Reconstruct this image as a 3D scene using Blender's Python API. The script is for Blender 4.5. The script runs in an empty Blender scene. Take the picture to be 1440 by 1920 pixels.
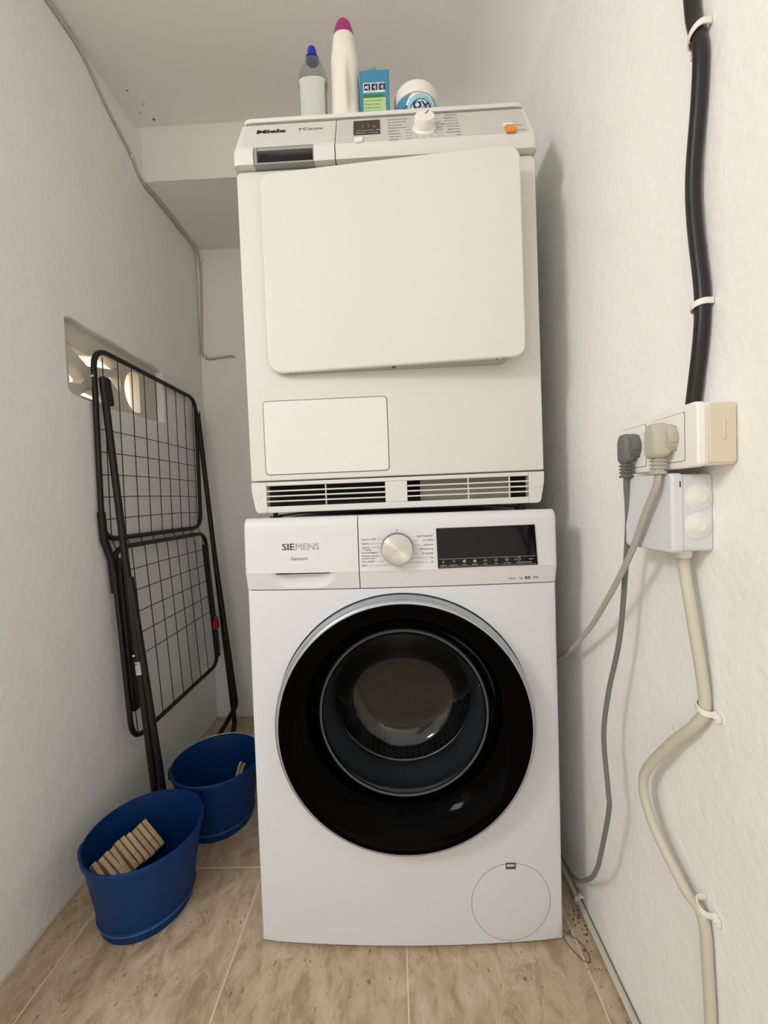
import bpy, bmesh, math, random
from mathutils import Vector, Matrix
from mathutils.geometry import tessellate_polygon
random.seed(7)
SC = bpy.context.scene
COL = SC.collection
PI = math.pi

def lin(c):
    return tuple((v/12.92 if v <= .04045 else ((v+.055)/1.055)**2.4) for v in (x/255 for x in c))

# ------------------------------------------------------------------ camera
cd = bpy.data.cameras.new('camera'); cam = bpy.data.objects.new('camera', cd); COL.objects.link(cam)
SC.camera = cam
cd.sensor_fit = 'VERTICAL'; cd.sensor_height = 24.0; cd.lens = 24.0*750/1920
cd.clip_start = .02
yaw, pitch, roll = -0.0244, -0.026, -0.0334
fw = Vector((math.sin(yaw)*math.cos(pitch), math.cos(yaw)*math.cos(pitch), math.sin(pitch)))
rt = Vector((math.cos(yaw), -math.sin(yaw), 0)); up = rt.cross(fw)
r2 = math.cos(roll)*rt + math.sin(roll)*up; u2 = -math.sin(roll)*rt + math.cos(roll)*up
M = Matrix((r2, u2, -fw)).transposed().to_4x4(); M.translation = Vector((-0.0079, -0.7699, 0.8747))
cam.matrix_world = M

# ------------------------------------------------------------------ world, light, exposure
w = bpy.data.worlds.new('daylight_sky'); SC.world = w; w.use_nodes = True
w.node_tree.nodes['Background'].inputs[0].default_value = (.87, .935, 1.0, 1)
w.node_tree.nodes['Background'].inputs[1].default_value = 1.15
SC.view_settings.view_transform = 'Standard'; SC.view_settings.look = 'None'
SC.view_settings.gamma = 1; SC.view_settings.use_curve_mapping = False
SC.view_settings.exposure = 0.02
def area(name, loc, target, sx, sy, power, color):
    l = bpy.data.lights.new(name, 'AREA'); l.shape = 'RECTANGLE'; l.size = sx; l.size_y = sy
    l.energy = power; l.color = color
    o = bpy.data.objects.new(name, l); COL.objects.link(o); o.location = loc
    o.rotation_euler = (Vector(target)-Vector(loc)).to_track_quat('-Z', 'Y').to_euler()
    return o
area('daylight_from_doorway', (-1.55, -1.35, 1.95), (.2, .05, .75), .36, .42, 17, (1.0, .99, .98))
sl = bpy.data.lights.new('sun', 'SUN'); sl.energy = 13; sl.angle = .01; sl.color = (1, .97, .93)
so = bpy.data.objects.new('sun', sl); COL.objects.link(so); so.location = (2, 2, 4)
so.rotation_euler = Vector((-.45, -.55, -.72)).to_track_quat('-Z', 'Y').to_euler()

# ------------------------------------------------------------------ materials
def mat(name, col, rough=.5, metal=0, spec=.5, coat=0, emit=None, estr=0, trans=0, ior=1.45, alpha=1):
    m = bpy.data.materials.new(name); m.use_nodes = True
    b = m.node_tree.nodes['Principled BSDF']
    b.inputs['Base Color'].default_value = (*lin(col), 1)
    b.inputs['Roughness'].default_value = rough; b.inputs['Metallic'].default_value = metal
    b.inputs['Specular IOR Level'].default_value = spec
    b.inputs['Coat Weight'].default_value = coat; b.inputs['Coat Roughness'].default_value = .08
    b.inputs['IOR'].default_value = ior
    if trans: b.inputs['Transmission Weight'].default_value = trans
    if emit: b.inputs['Emission Color'].default_value = (*lin(emit), 1); b.inputs['Emission Strength'].default_value = estr
    return m
def nodes(m):
    nt = m.node_tree
    return nt, nt.nodes['Principled BSDF'], lambda t: nt.nodes.new(t), nt.links.new
def add_noise_bump(m, scale=40, strength=.3, dist=.002, scale2=None, s2=.5, colvar=0.0, vec='Object'):
    nt, b, N, L = nodes(m)
    tc = N('ShaderNodeTexCoord')
    n1 = N('ShaderNodeTexNoise'); n1.inputs['Scale'].default_value = scale; n1.inputs['Detail'].default_value = 4
    L(tc.outputs[vec], n1.inputs['Vector'])
    h = n1.outputs['Fac']
    if scale2:
        n2 = N('ShaderNodeTexNoise'); n2.inputs['Scale'].default_value = scale2; n2.inputs['Detail'].default_value = 3
        L(tc.outputs[vec], n2.inputs['Vector'])
        r = N('ShaderNodeMath'); r.operation = 'MULTIPLY_ADD'; r.inputs[1].default_value = s2
        L(n2.outputs['Fac'], r.inputs[0]); L(n1.outputs['Fac'], r.inputs[2]); h = r.outputs[0]
    bp = N('ShaderNodeBump'); bp.inputs['Strength'].default_value = strength; bp.inputs['Distance'].default_value = dist
    L(h, bp.inputs['Height']); L(bp.outputs[0], b.inputs['Normal'])
    if colvar:
        c = b.inputs['Base Color'].default_value[:]
        mx = N('ShaderNodeMix'); mx.data_type = 'RGBA'
        mx.inputs[6].default_value = (*[v*(1-colvar) for v in c[:3]], 1); mx.inputs[7].default_value = (*[min(1, v*(1+colvar)) for v in c[:3]], 1)
        n3 = N('ShaderNodeTexNoise'); n3.inputs['Scale'].default_value = 3; n3.inputs['Detail'].default_value = 5
        L(tc.outputs[vec], n3.inputs['Vector']); L(n3.outputs['Fac'], mx.inputs[0]); L(mx.outputs[2], b.inputs['Base Color'])
    return m
def plaster(name, col, lumps=.5, dist=.004):
    m = mat(name, col, .75, spec=.25)
    nt, b, N, L = nodes(m)
    tc = N('ShaderNodeTexCoord')
    big = N('ShaderNodeTexNoise'); big.inputs['Scale'].default_value = 9; big.inputs['Detail'].default_value = 3
    fine = N('ShaderNodeTexNoise'); fine.inputs['Scale'].default_value = 85; fine.inputs['Detail'].default_value = 3
    vor = N('ShaderNodeTexVoronoi'); vor.inputs['Scale'].default_value = 26; vor.inputs['Randomness'].default_value = 1
    for n in (big, fine, vor): L(tc.outputs['Object'], n.inputs['Vector'])
    mr = N('ShaderNodeMapRange'); mr.inputs[1].default_value = 0; mr.inputs[2].default_value = .16; mr.inputs[3].default_value = .55; mr.inputs[4].default_value = 0
    L(vor.outputs['Distance'], mr.inputs[0])
    a = N('ShaderNodeMath'); a.operation = 'MULTIPLY_ADD'; a.inputs[1].default_value = .34
    L(fine.outputs['Fac'], a.inputs[0]); L(big.outputs['Fac'], a.inputs[2])
    c = N('ShaderNodeMath'); c.operation = 'MULTIPLY_ADD'; c.inputs[1].default_value = .22
    L(mr.outputs[0], c.inputs[0]); L(a.outputs[0], c.inputs[2])
    bp = N('ShaderNodeBump'); bp.inputs['Strength'].default_value = lumps; bp.inputs['Distance'].default_value = dist
    L(c.outputs[0], bp.inputs['Height']); L(bp.outputs[0], b.inputs['Normal'])
    # faint painted-over dirt
    n3 = N('ShaderNodeTexNoise'); n3.inputs['Scale'].default_value = 2.2; n3.inputs['Detail'].default_value = 6
    L(tc.outputs['Object'], n3.inputs['Vector'])
    mx = N('ShaderNodeMix'); mx.data_type = 'RGBA'; cc = lin(col)
    mx.inputs[6].default_value = (*[v*.95 for v in cc], 1); mx.inputs[7].default_value = (*[min(1, v*1.04) for v in cc], 1)
    L(n3.outputs['Fac'], mx.inputs[0]); L(mx.outputs[2], b.inputs['Base Color'])
    return m
M_wall = plaster('white_wall_plaster', (247, 246, 243), .75, .005)
M_wall_r = plaster('white_wall_plaster_smooth', (243, 241, 237), .85, .0048)
M_ceil = plaster('white_ceiling_paint', (247, 246, 243), .3, .003)
M_outer = plaster('cream_outside_render', (236, 222, 188), .6, .01)

def tile_material():
    m = mat('beige_stone_tile', (186, 160, 132), .42, spec=.4)
    nt, b, N, L = nodes(m)
    tc = N('ShaderNodeTexCoord'); oi = N('ShaderNodeObjectInfo')
    off = N('ShaderNodeVectorMath'); off.operation = 'MULTIPLY_ADD'
    cmb = N('ShaderNodeCombineXYZ')
    for k in range(3): L(oi.outputs['Random'], cmb.inputs[k])
    off.inputs[1].default_value = (7, 5, 3); L(cmb.outputs[0], off.inputs[0]); L(tc.outputs['Object'], off.inputs[2])
    mp = N('ShaderNodeMapping'); mp.inputs['Scale'].default_value = (1, .6, 1); mp.inputs['Rotation'].default_value = (0, 0, .25)
    L(off.outputs[0], mp.inputs['Vector'])
    n1 = N('ShaderNodeTexNoise'); n1.inputs['Scale'].default_value = 30; n1.inputs['Detail'].default_value = 9; n1.inputs['Roughness'].default_value = .68; n1.inputs['Distortion'].default_value = .6
    L(mp.outputs[0], n1.inputs['Vector'])
    cr = N('ShaderNodeValToRGB'); e = cr.color_ramp.elements
    e[0].position = .36; e[0].color = (*lin((164, 140, 114)), 1); e[1].position = .66; e[1].color = (*lin((205, 186, 162)), 1)
    el = cr.color_ramp.elements.new(.48); el.color = (*lin((186, 162, 134)), 1)
    L(n1.outputs['Fac'], cr.inputs[0])
    # light veins
    mp2 = N('ShaderNodeMapping'); mp2.inputs['Scale'].default_value = (1, .35, 1); mp2.inputs['Rotation'].default_value = (0, 0, -.3); L(off.outputs[0], mp2.inputs['Vector'])
    v = N('ShaderNodeTexNoise'); v.inputs['Scale'].default_value = 26; v.inputs['Detail'].default_value = 7; v.inputs['Distortion'].default_value = 2.2; L(mp2.outputs[0], v.inputs['Vector'])
    ab = N('ShaderNodeMath'); ab.operation = 'SUBTRACT'; ab.inputs[1].default_value = .5; L(v.outputs['Fac'], ab.inputs[0])
    ab2 = N('ShaderNodeMath'); ab2.operation = 'ABSOLUTE'; L(ab.outputs[0], ab2.inputs[0])
    mr = N('ShaderNodeMapRange'); mr.inputs[1].default_value = 0; mr.inputs[2].default_value = .02; mr.inputs[3].default_value = .55; mr.inputs[4].default_value = 0; L(ab2.outputs[0], mr.inputs[0])
    msk = N('ShaderNodeTexNoise'); msk.inputs['Scale'].default_value = 11; L(mp.outputs[0], msk.inputs['Vector'])
    mr2 = N('ShaderNodeMapRange'); mr2.inputs[1].default_value = .40; mr2.inputs[2].default_value = .62; L(msk.outputs['Fac'], mr2.inputs[0])
    mu = N('ShaderNodeMath'); mu.operation = 'MULTIPLY'; L(mr.outputs[0], mu.inputs[0]); L(mr2.outputs[0], mu.inputs[1])
    mx = N('ShaderNodeMix'); mx.data_type = 'RGBA'; mx.inputs[7].default_value = (*lin((222, 206, 182)), 1)
    L(cr.outputs[0], mx.inputs[6]); L(mu.outputs[0], mx.inputs[0])
    # small dark pits
    p = N('ShaderNodeTexNoise'); p.inputs['Scale'].default_value = 110; p.inputs['Detail'].default_value = 2
    L(mp.outputs[0], p.inputs['Vector'])
    mr3 = N('ShaderNodeMapRange'); mr3.inputs[1].default_value = .68; mr3.inputs[2].default_value = .72; mr3.inputs[4].default_value = .7; L(p.outputs['Fac'], mr3.inputs[0])
    mx2 = N('ShaderNodeMix'); mx2.data_type = 'RGBA'; mx2.inputs[7].default_value = (*lin((112, 88, 68)), 1)
    L(mx.outputs[2], mx2.inputs[6]); L(mr3.outputs[0], mx2.inputs[0]); L(mx2.outputs[2], b.inputs['Base Color'])
    bp = N('ShaderNodeBump'); bp.inputs['Strength'].default_value = .25; bp.inputs['Distance'].default_value = .002
    L(n1.outputs['Fac'], bp.inputs['Height']); L(bp.outputs[0], b.inputs['Normal'])
    return m
M_tile = tile_material()
M_grout = add_noise_bump(mat('sandy_grout', (222, 204, 176), .9), 200, .3, .001)
M_washw = mat('washer_white_enamel', (216, 218, 221), .32, spec=.5)
M_washp = mat('washer_white_plastic', (219, 220, 221), .38)
M_dryw = mat('dryer_ivory_enamel', (216, 215, 208), .3, spec=.5)
M_dryp = mat('dryer_ivory_plastic', (217, 216, 210), .4)
M_dryins = mat('dryer_grey_inset', (198, 196, 190), .42)
M_hgrey = mat('handle_recess_grey', (150, 152, 150), .5)
M_dark = mat('dark_cavity', (12, 12, 12), .8)
M_blackpl = mat('black_plastic', (16, 16, 16), .45)
M_rubber = mat('grey_door_gasket', (92, 96, 100), .55)
M_silver = mat('satin_silver_ring', (176, 181, 186), .3, metal=.75)
M_bglass = mat('black_door_glass', (3, 2, 2), .07, spec=.04)
M_disp = mat('black_display_glass', (9, 9, 10), .06, spec=.4)
M_ink = mat('dark_grey_print', (72, 72, 74), .6)
M_inkb = mat('black_print', (26, 24, 24), .5)
M_inkl = mat('light_grey_print', (168, 170, 173), .4)
M_inkw = mat('white_print', (205, 205, 205), .5)
M_glass = mat('clear_door_glass', (168, 174, 178), .02, trans=1, ior=1.47)
M_orange = mat('orange_button', (226, 128, 24), .35, coat=.4)
M_digit = mat('orange_digits', (170, 96, 48), .5, emit=(200, 90, 40), estr=.12)
M_dispbr = mat('brown_display', (38, 24, 18), .2)
M_steel = mat('screw_steel', (200, 200, 200), .3, metal=1)
M_rack = mat('black_powder_coat', (19, 18, 17), .42)
M_rackp = mat('black_rack_plastic', (12, 12, 13), .5)
M_red = mat('red_plastic', (190, 24, 20), .4)
M_blue = add_noise_bump(mat('blue_bucket_plastic', (2, 50, 104), .5, spec=.3), 30, .15, .001, colvar=.1)
M_ridge = mat('worn_blue_ridge', (52, 96, 138), .5)
M_cordg = mat('grey_cord', (112, 114, 110), .5)
M_cordb = mat('beige_grey_cord', (176, 170, 158), .5)
M_plugg = mat('grey_plug', (104, 107, 106), .5)
M_plugb = mat('beige_grey_plug', (182, 176, 162), .5)
M_cabb = mat('black_cable', (22, 20, 18), .38)
M_cabw = add_noise_bump(mat('ivory_cable', (202, 196, 178), .5), 60, .2, .001, colvar=.08)
M_cabp = mat('overpainted_cable', (196, 190, 178), .7)
M_clip = mat('white_clip', (232, 228, 218), .45)
M_sock = mat('socket_white', (238, 235, 229), .35)
M_sockb = mat('yellowed_cover', (214, 205, 182), .4)
M_jbox = mat('junction_box_grey_white', (214, 216, 220), .4)
M_grom = mat('grommet_white', (228, 227, 222), .5)

def drum_material():
    m = mat('perforated_drum_steel', (170, 170, 170), .28, metal=1)
    nt, b, N, L = nodes(m)
    uv = N('ShaderNodeUVMap'); sc = N('ShaderNodeVectorMath'); sc.operation = 'MULTIPLY'; sc.inputs[1].default_value = (96, 22, 1)
    L(uv.outputs[0], sc.inputs[0])
    fr = N('ShaderNodeVectorMath'); fr.operation = 'FRACTION'; L(sc.outputs[0], fr.inputs[0])
    ds = N('ShaderNodeVectorMath'); ds.operation = 'DISTANCE'; ds.inputs[1].default_value = (.5, .5, 0); L(fr.outputs[0], ds.inputs[0])
    lt = N('ShaderNodeMath'); lt.operation = 'GREATER_THAN'; lt.inputs[1].default_value = .24; L(ds.outputs['Value'], lt.inputs[0])
    mx = N('ShaderNodeMix'); mx.data_type = 'RGBA'; mx.inputs[6].default_value = (.004, .004, .004, 1); mx.inputs[7].default_value = (.34, .34, .34, 1)
    L(lt.outputs[0], mx.inputs[0]); L(mx.outputs[2], b.inputs['Base Color']); L(lt.outputs[0], b.inputs['Metallic'])
    return m
M_drum = drum_material()
def brushed_material():
    m = mat('radially_brushed_steel', (205, 204, 200), .32, metal=1)
    nt, b, N, L = nodes(m)
    tg = N('ShaderNodeTangent'); tg.direction_type = 'RADIAL'; tg.axis = 'Y'
    b.inputs['Anisotropic'].default_value = .9; b.inputs['Anisotropic Rotation'].default_value = .25; L(tg.outputs[0], b.inputs['Tangent'])
    return m
M_brush = brushed_material()
def wood_material():
    m = mat('pale_clothespin_wood', (190, 158, 118), .65)
    nt, b, N, L = nodes(m)
    tc = N('ShaderNodeTexCoord'); oi = N('ShaderNodeObjectInfo')
    mp = N('ShaderNodeMapping'); mp.inputs['Scale'].default_value = (300, 300, 12); L(tc.outputs['Object'], mp.inputs['Vector'])
    n = N('ShaderNodeTexNoise'); n.inputs['Scale'].default_value = 1; L(mp.outputs[0], n.inputs['Vector'])
    ad = N('ShaderNodeMath'); ad.operation = 'MULTIPLY_ADD'; ad.inputs[1].default_value = .5; L(oi.outputs['Random'], ad.inputs[0]); L(n.outputs['Fac'], ad.inputs[2])
    cr = N('ShaderNodeValToRGB'); e = cr.color_ramp.elements
    e[0].position = .3; e[0].color = (*lin((168, 128, 88)), 1); e[1].position = 1.0; e[1].color = (*lin((222, 196, 156)), 1)
    L(ad.outputs[0], cr.inputs[0]); L(cr.outputs[0], b.inputs['Base Color'])
    return m
M_wood = wood_material()

# ------------------------------------------------------------------ helpers
ORG = {}
def thing(name, label, cat, loc, group=None, rot=(0, 0, 0)):
    o = bpy.data.objects.new(name, None); COL.objects.link(o); o.empty_display_size = .05
    o.location = loc; o.rotation_euler = rot; o['label'] = label; o['category'] = cat
    if group: o['group'] = group
    ORG[o.name] = Vector(loc)
    return o
def finish(me, m, smooth, angle=35):
    me.materials.append(m)
    if smooth:
        me.shade_smooth(); me.set_sharp_from_angle(angle=math.radians(angle))
def obj(name, bm, m, parent=None, smooth=True, bevel=0, seg=2, label=None, kind=None, angle=35, flip=True):
    if flip: bmesh.ops.recalc_face_normals(bm, faces=bm.faces)
    org = ORG[parent.name] if parent is not None else Vector((0, 0, 0))
    if org.length: bmesh.ops.translate(bm, vec=-org, verts=bm.verts)
    me = bpy.data.meshes.new(name); bm.to_mesh(me); bm.free()
    finish(me, m, smooth, angle)
    o = bpy.data.objects.new(name, me); COL.objects.link(o)
    if parent is not None: o.parent = parent
    ORG[o.name] = org
    if bevel:
        b = o.modifiers.new('bevel', 'BEVEL'); b.width = bevel; b.segments = seg; b.limit_method = 'ANGLE'; b.angle_limit = math.radians(40)
        b.harden_normals = False
    if label: o['label'] = label
    if kind: o['kind'] = kind
    return o
def lone(name, bm, m, label, cat, group=None, **k):
    """a thing that is one mesh, its origin put at its own base centre"""
    vs = [v.co for v in bm.verts]
    c = Vector(((min(v.x for v in vs)+max(v.x for v in vs))/2, (min(v.y for v in vs)+max(v.y for v in vs))/2, min(v.z for v in vs)))
    bmesh.ops.translate(bm, vec=-c, verts=bm.verts)
    o = obj(name, bm, m, None, **k); o.location = c; ORG[o.name] = c
    o['label'] = label; o['category'] = cat
    if group: o['group'] = group
    return o
def struct(name, bm, m, **k):
    o = obj(name, bm, m, None, **k); o['kind'] = 'structure'; return o
def NB(): return bmesh.new()
def box(bm, x0, x1, y0, y1, z0, z1, mtx=None):
    r = bmesh.ops.create_cube(bm, size=1)
    T = Matrix.Translation(((x0+x1)/2, (y0+y1)/2, (z0+z1)/2)) @ Matrix.Diagonal((x1-x0, y1-y0, z1-z0, 1))
    if mtx is not None: T = mtx @ T
    bmesh.ops.transform(bm, matrix=T, verts=r['verts']); return bm
def catmull(pts, n=8, closed=False):
    P = [Vector(p) for p in pts]; out = []
    L = len(P)
    for i in range(L if closed else L-1):
        if closed: a, b, c, d = P[i-1], P[i], P[(i+1) % L], P[(i+2) % L]
        else: a, b, c, d = P[max(i-1, 0)], P[i], P[i+1], P[min(i+2, L-1)]
        for k in range(n):
            t = k/n
            out.append(.5*((2*b)+(-a+c)*t+(2*a-5*b+4*c-d)*t*t+(-a+3*b-3*c+d)*t**3))
    if not closed: out.append(P[-1])
    return out
def tube(bm, pts, r, seg=10, closed=False, flat=1.0, ref=None):
    n = len(pts); rings = []; prev = None
    for i, p in enumerate(pts):
        a = pts[i-1] if (i > 0 or closed) else pts[i]; b = pts[(i+1) % n] if (i < n-1 or closed) else pts[i]
        t = (Vector(b)-Vector(a)).normalized()
        if ref is not None: nrm = (Vector(ref)-t*Vector(ref).dot(t)).normalized()
        elif prev is None:
            nrm = t.orthogonal().normalized()
        else: nrm = (prev - t*prev.dot(t)).normalized()
        prev = nrm; bn = t.cross(nrm)
        rr = r(i/(n-1)) if callable(r) else r
        rings.append([bm.verts.new(Vector(p)+rr*(math.cos(2*PI*k/seg)*nrm*flat+math.sin(2*PI*k/seg)*bn)) for k in range(seg)])
    for i in range(n if closed else n-1):
        A, B = rings[i], rings[(i+1) % n]
        for k in range(seg): bm.faces.new((A[k], A[(k+1) % seg], B[(k+1) % seg], B[k]))
    if not closed:
        bm.faces.new(rings[0][::-1]); bm.faces.new(rings[-1])
    return bm
def rounded_path(corners, radius, closed=False, n=6):
    """polyline with arc-rounded corners"""
    P = [Vector(c) for c in corners]; out = []
    L = len(P)
    for i in range(L):
        if not closed and i in (0, L-1): out.append(P[i]); continue
        a, b, c = P[i-1], P[i], P[(i+1) % L]
        r = radius[i] if isinstance(radius, (list, tuple)) else radius
        u = (a-b).normalized(); v = (c-b).normalized()
        ang = u.angle(v)
        d = min(r/math.tan(ang/2), (a-b).length*.49, (c-b).length*.49)
        s, e = b+u*d, b+v*d
        for k in range(n+1):
            t = k/n
            out.append((1-t)**2*s+2*t*(1-t)*b+t*t*e)
    return out
def lathe(bm, prof, c, axis='z', seg=48, uv=False, closed=False, a0=0, ell=1.0):
    c = Vector(c); rings = []
    for r, h in prof:
        ring = []
        if r < 1e-6:
            ring = None; p = c+{'z': Vector((0, 0, h)), 'y': Vector((0, h, 0)), 'x': Vector((h, 0, 0))}[axis]
            rings.append(bm.verts.new(p)); continue
        for k in range(seg):
            a = 2*PI*k/seg+a0; s, t = r*math.cos(a), r*math.sin(a)*ell
            ring.append(bm.verts.new(c+{'z': Vector((s, t, h)), 'y': Vector((s, h, t)), 'x': Vector((h, s, t))}[axis]))
        rings.append(ring)
    lay = bm.loops.layers.uv.new('UVMap') if uv else None
    n = len(rings)
    for i in range(n if closed else n-1):
        A, B = rings[i], rings[(i+1) % n]
        for k in range(seg):
            k2 = (k+1) % seg
            if not isinstance(A, list) and not isinstance(B, list): continue
            if not isinstance(A, list): f = bm.faces.new((A, B[k2], B[k]))
            elif not isinstance(B, list): f = bm.faces.new((A[k], A[k2], B))
            else:
                f = bm.faces.new((A[k], A[k2], B[k2], B[k]))
                if lay:
                    for lp, (uu, vv) in zip(f.loops, ((k, i), (k+1, i), (k+1, i+1), (k, i+1))): lp[lay].uv = (uu/seg, vv/(n-1))
    if not closed:
        if isinstance(rings[0], list) and prof[0][0] > 0 and False: bm.faces.new(rings[0])
    return bm
def rr_outline(x0, x1, z0, z1, r, n=6):
    if not isinstance(r, (list, tuple)): r = [r]*4   # order: bl, br, tr, tl
    out = []
    for (cx, cz, a, q) in ((x0+r[0], z0+r[0], PI, r[0]), (x1-r[1], z0+r[1], 1.5*PI, r[1]), (x1-r[2], z1-r[2], 0, r[2]), (x0+r[3], z1-r[3], .5*PI, r[3])):
        for k in range(n+1):
            t = a+k/n*PI/2; out.append((cx+q*math.cos(t), cz+q*math.sin(t)))
    return out
def prism(bm, outline, f0, f1):
    """f0/f1 map (u,v)->Vector for the front/back face"""
    A = [bm.verts.new(f0(u, v)) for u, v in outline]; B = [bm.verts.new(f1(u, v)) for u, v in outline]
    n = len(A); bm.faces.new(A); bm.faces.new(B[::-1])
    for k in range(n): bm.faces.new((A[k], B[k], B[(k+1) % n], A[(k+1) % n]))
    return bm
def prism_y(bm, outline, y0, y1): return prism(bm, outline, lambda u, v: Vector((u, y0, v)), lambda u, v: Vector((u, y1, v)))
def frame_y(bm, outer, inner, f0, f1):
    """ring between two outlines of equal count"""
    n = len(outer)
    Ao = [bm.verts.new(f0(*p)) for p in outer]; Ai = [bm.verts.new(f0(*p)) for p in inner]
    Bo = [bm.verts.new(f1(*p)) for p in outer]; Bi = [bm.verts.new(f1(*p)) for p in inner]
    for k in range(n):
        j = (k+1) % n
        bm.faces.new((Ao[k], Ao[j], Ai[j], Ai[k])); bm.faces.new((Bo[j], Bo[k], Bi[k], Bi[j]))
        bm.faces.new((Ao[j], Ao[k], Bo[k], Bo[j])); bm.faces.new((Ai[k], Ai[j], Bi[j], Bi[k]))
    return bm
def slab(bm, xs, zs, f, back):
    V = [[bm.verts.new((x, f(x, z), z)) for x in xs] for z in zs]
    for i in range(len(zs)-1):
        for j in range(len(xs)-1): bm.faces.new((V[i][j], V[i][j+1], V[i+1][j+1], V[i+1][j]))
    rim = V[0][:]+[r[-1] for r in V[1:]]+V[-1][-2::-1]+[r[0] for r in V[-2:0:-1]]
    B = [bm.verts.new((v.co.x, back, v.co.z)) for v in rim]; n = len(rim)
    for k in range(n): bm.faces.new((rim[(k+1) % n], rim[k], B[k], B[(k+1) % n]))
    bm.faces.new(B)
    return bm
def lins(a, b, n): return [a+(b-a)*k/n for k in range(n+1)]
FONT = None
def text_bm(items):
    """items: (string, size, origin, right, up, align, bold) -> bmesh of flat print"""
    bm = NB()
    for s, size, org, R, U, al, bold in items:
        cu = bpy.data.curves.new('t', 'FONT'); cu.body = s; cu.size = size; cu.align_x = al; cu.offset = bold; cu.resolution_u = 2
        cu.align_y = 'CENTER' if False else 'BOTTOM_BASELINE'
        o = bpy.data.objects.new('t', cu); COL.objects.link(o)
        dg = bpy.context.evaluated_depsgraph_get(); me = bpy.data.meshes.new_from_object(o.evaluated_get(dg))
        R_ = Vector(R).normalized(); U_ = Vector(U).normalized(); N_ = R_.cross(U_)
        T = Matrix((R_*(Vector(R).length), U_*(Vector(U).length), N_)).transposed().to_4x4(); T.translation = Vector(org)
        me.transform(T); bm.from_mesh(me)
        bpy.data.objects.remove(o); bpy.data.curves.remove(cu); bpy.data.meshes.remove(me)
    return bm
def quad_line(bm, a, b, wdt, N_):
    a, b = Vector(a), Vector(b); s = (b-a).normalized().cross(Vector(N_).normalized())*wdt/2
    bm.faces.new([bm.verts.new(p) for p in (a-s, b-s, b+s, a+s)])
def text(name, items, m, parent, **k): return obj(name, text_bm(items), m, parent, smooth=False, flip=False, **k)

# ------------------------------------------------------------------ setting
XL, XR, YB, YF = -.769, .369, .854, -1.9
bm = NB(); box(bm, -2.4, .6, -3.0, 1.0, -.06, -.0006)
floor = struct('floor', bm, M_grout, smooth=False)
gx = [-1.03, -.690, -.3485, -.0105, .3225, .66]
gy = [.168+.3365*k for k in range(-6, 4)]
tile_meshes = {}
for i in range(5):
    for j in range(len(gy)-1):
        x0, x1, y0, y1 = gx[i]+.001, gx[i+1]-.001, gy[j]+.001, gy[j+1]-.001
        if gy[j] > -.6: x0 = max(x0, XL+.0005)
        x1 = min(x1, XR-.0005); y1 = min(y1, YB-.0005)
        if x1-x0 < .01 or y1-y0 < .01: continue
        bm = NB(); box(bm, x0, x1, y0, y1, -.0020, random.uniform(-.0002, .0002))
        obj('tile', bm, M_tile, floor, smooth=False, bevel=.0012, seg=1)
# left wall with the vent opening
def wall_grid(bm, fixed, a_rng, b_rng, holes=()):
    pass
HY0, HY1, HZ0, HZ1 = .168, .566, 1.157, 1.338
bm = NB()
YL = -.34
def wob(pts): return pts
hole = [(HY0, HZ0+.016), (HY0+.012, HZ0+.004), (HY0+.05, HZ0), (HY0+.14, HZ0-.004), (.40, HZ0+.002), (HY1-.02, HZ0+.003), (HY1, HZ0+.012),
        (HY1+.002, 1.25), (HY1, HZ1-.006), (HY1-.05, HZ1+.001), (.42, HZ1-.003), (.33, HZ1+.003), (.25, HZ1), (HY0+.02, HZ1+.004), (HY0, HZ1-.004), (HY0-.001, 1.25)]
outer = [(YL, 0), (.2, 0), (.3, 0), (.37, 0), (.45, 0), (.6, 0), (.87, 0), (.87, 1.25), (.87, 2.2), (.6, 2.2), (.45, 2.2), (.35, 2.2), (.28, 2.2), (.15, 2.2), (YL, 2.2), (YL, 1.25)]
frame_y(bm, outer, hole, lambda u, v: Vector((XL, u, v)), lambda u, v: Vector((XL-.16, u, v)))
wl = struct('wall_left', bm, M_wall, bevel=.004, seg=2, smooth=True, angle=30)
bm = NB(); box(bm, XR, XR+.15, -1.9, .98, 0, 2.2); struct('wall_right', bm, M_wall_r, smooth=False)
bm = NB(); box(bm, XL-.16, XR, YB, YB+.12, 0, 2.2); struct('wall_back', bm, M_wall, smooth=False)
bm = NB(); box(bm, -2.4, .6, -3.1, -3.0, 0, 2.6); struct('added_wall_front', bm, plaster('added_wall_grey', (165, 160, 155), .4, .004), smooth=False)  # unseen wall added behind the camera to darken reflections in the glass
# ceiling slab with rounded cove into the right wall
bm = NB()
CZ = 2.06
prof = [(XL, CZ), (.22, CZ)]
for k in range(1, 9):
    a = k/8*PI/2; prof.append((XR-.149+.149*math.sin(a), CZ-.149+.149*math.cos(a)))
top = [(x, 2.2) for x, z in prof]
A = [bm.verts.new((x, -.95, z)) for x, z in prof]; B = [bm.verts.new((x, YB, z)) for x, z in prof]
C = [bm.verts.new((x, -.95, 2.2)) for x, z in prof]; D = [bm.verts.new((x, YB, 2.2)) for x, z in prof]
for k in range(len(prof)-1):
    bm.faces.new((A[k], A[k+1], B[k+1], B[k])); bm.faces.new((C[k], D[k], D[k+1], C[k+1]))
    bm.faces.new((A[k], C[k], C[k+1], A[k+1])); bm.faces.new((B[k], B[k+1], D[k+1], D[k]))
bm.faces.new((A[0], B[0], D[0], C[0])); bm.faces.new((A[-1], C[-1], D[-1], B[-1]))
struct('ceiling', bm, M_ceil, smooth=True)
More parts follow.
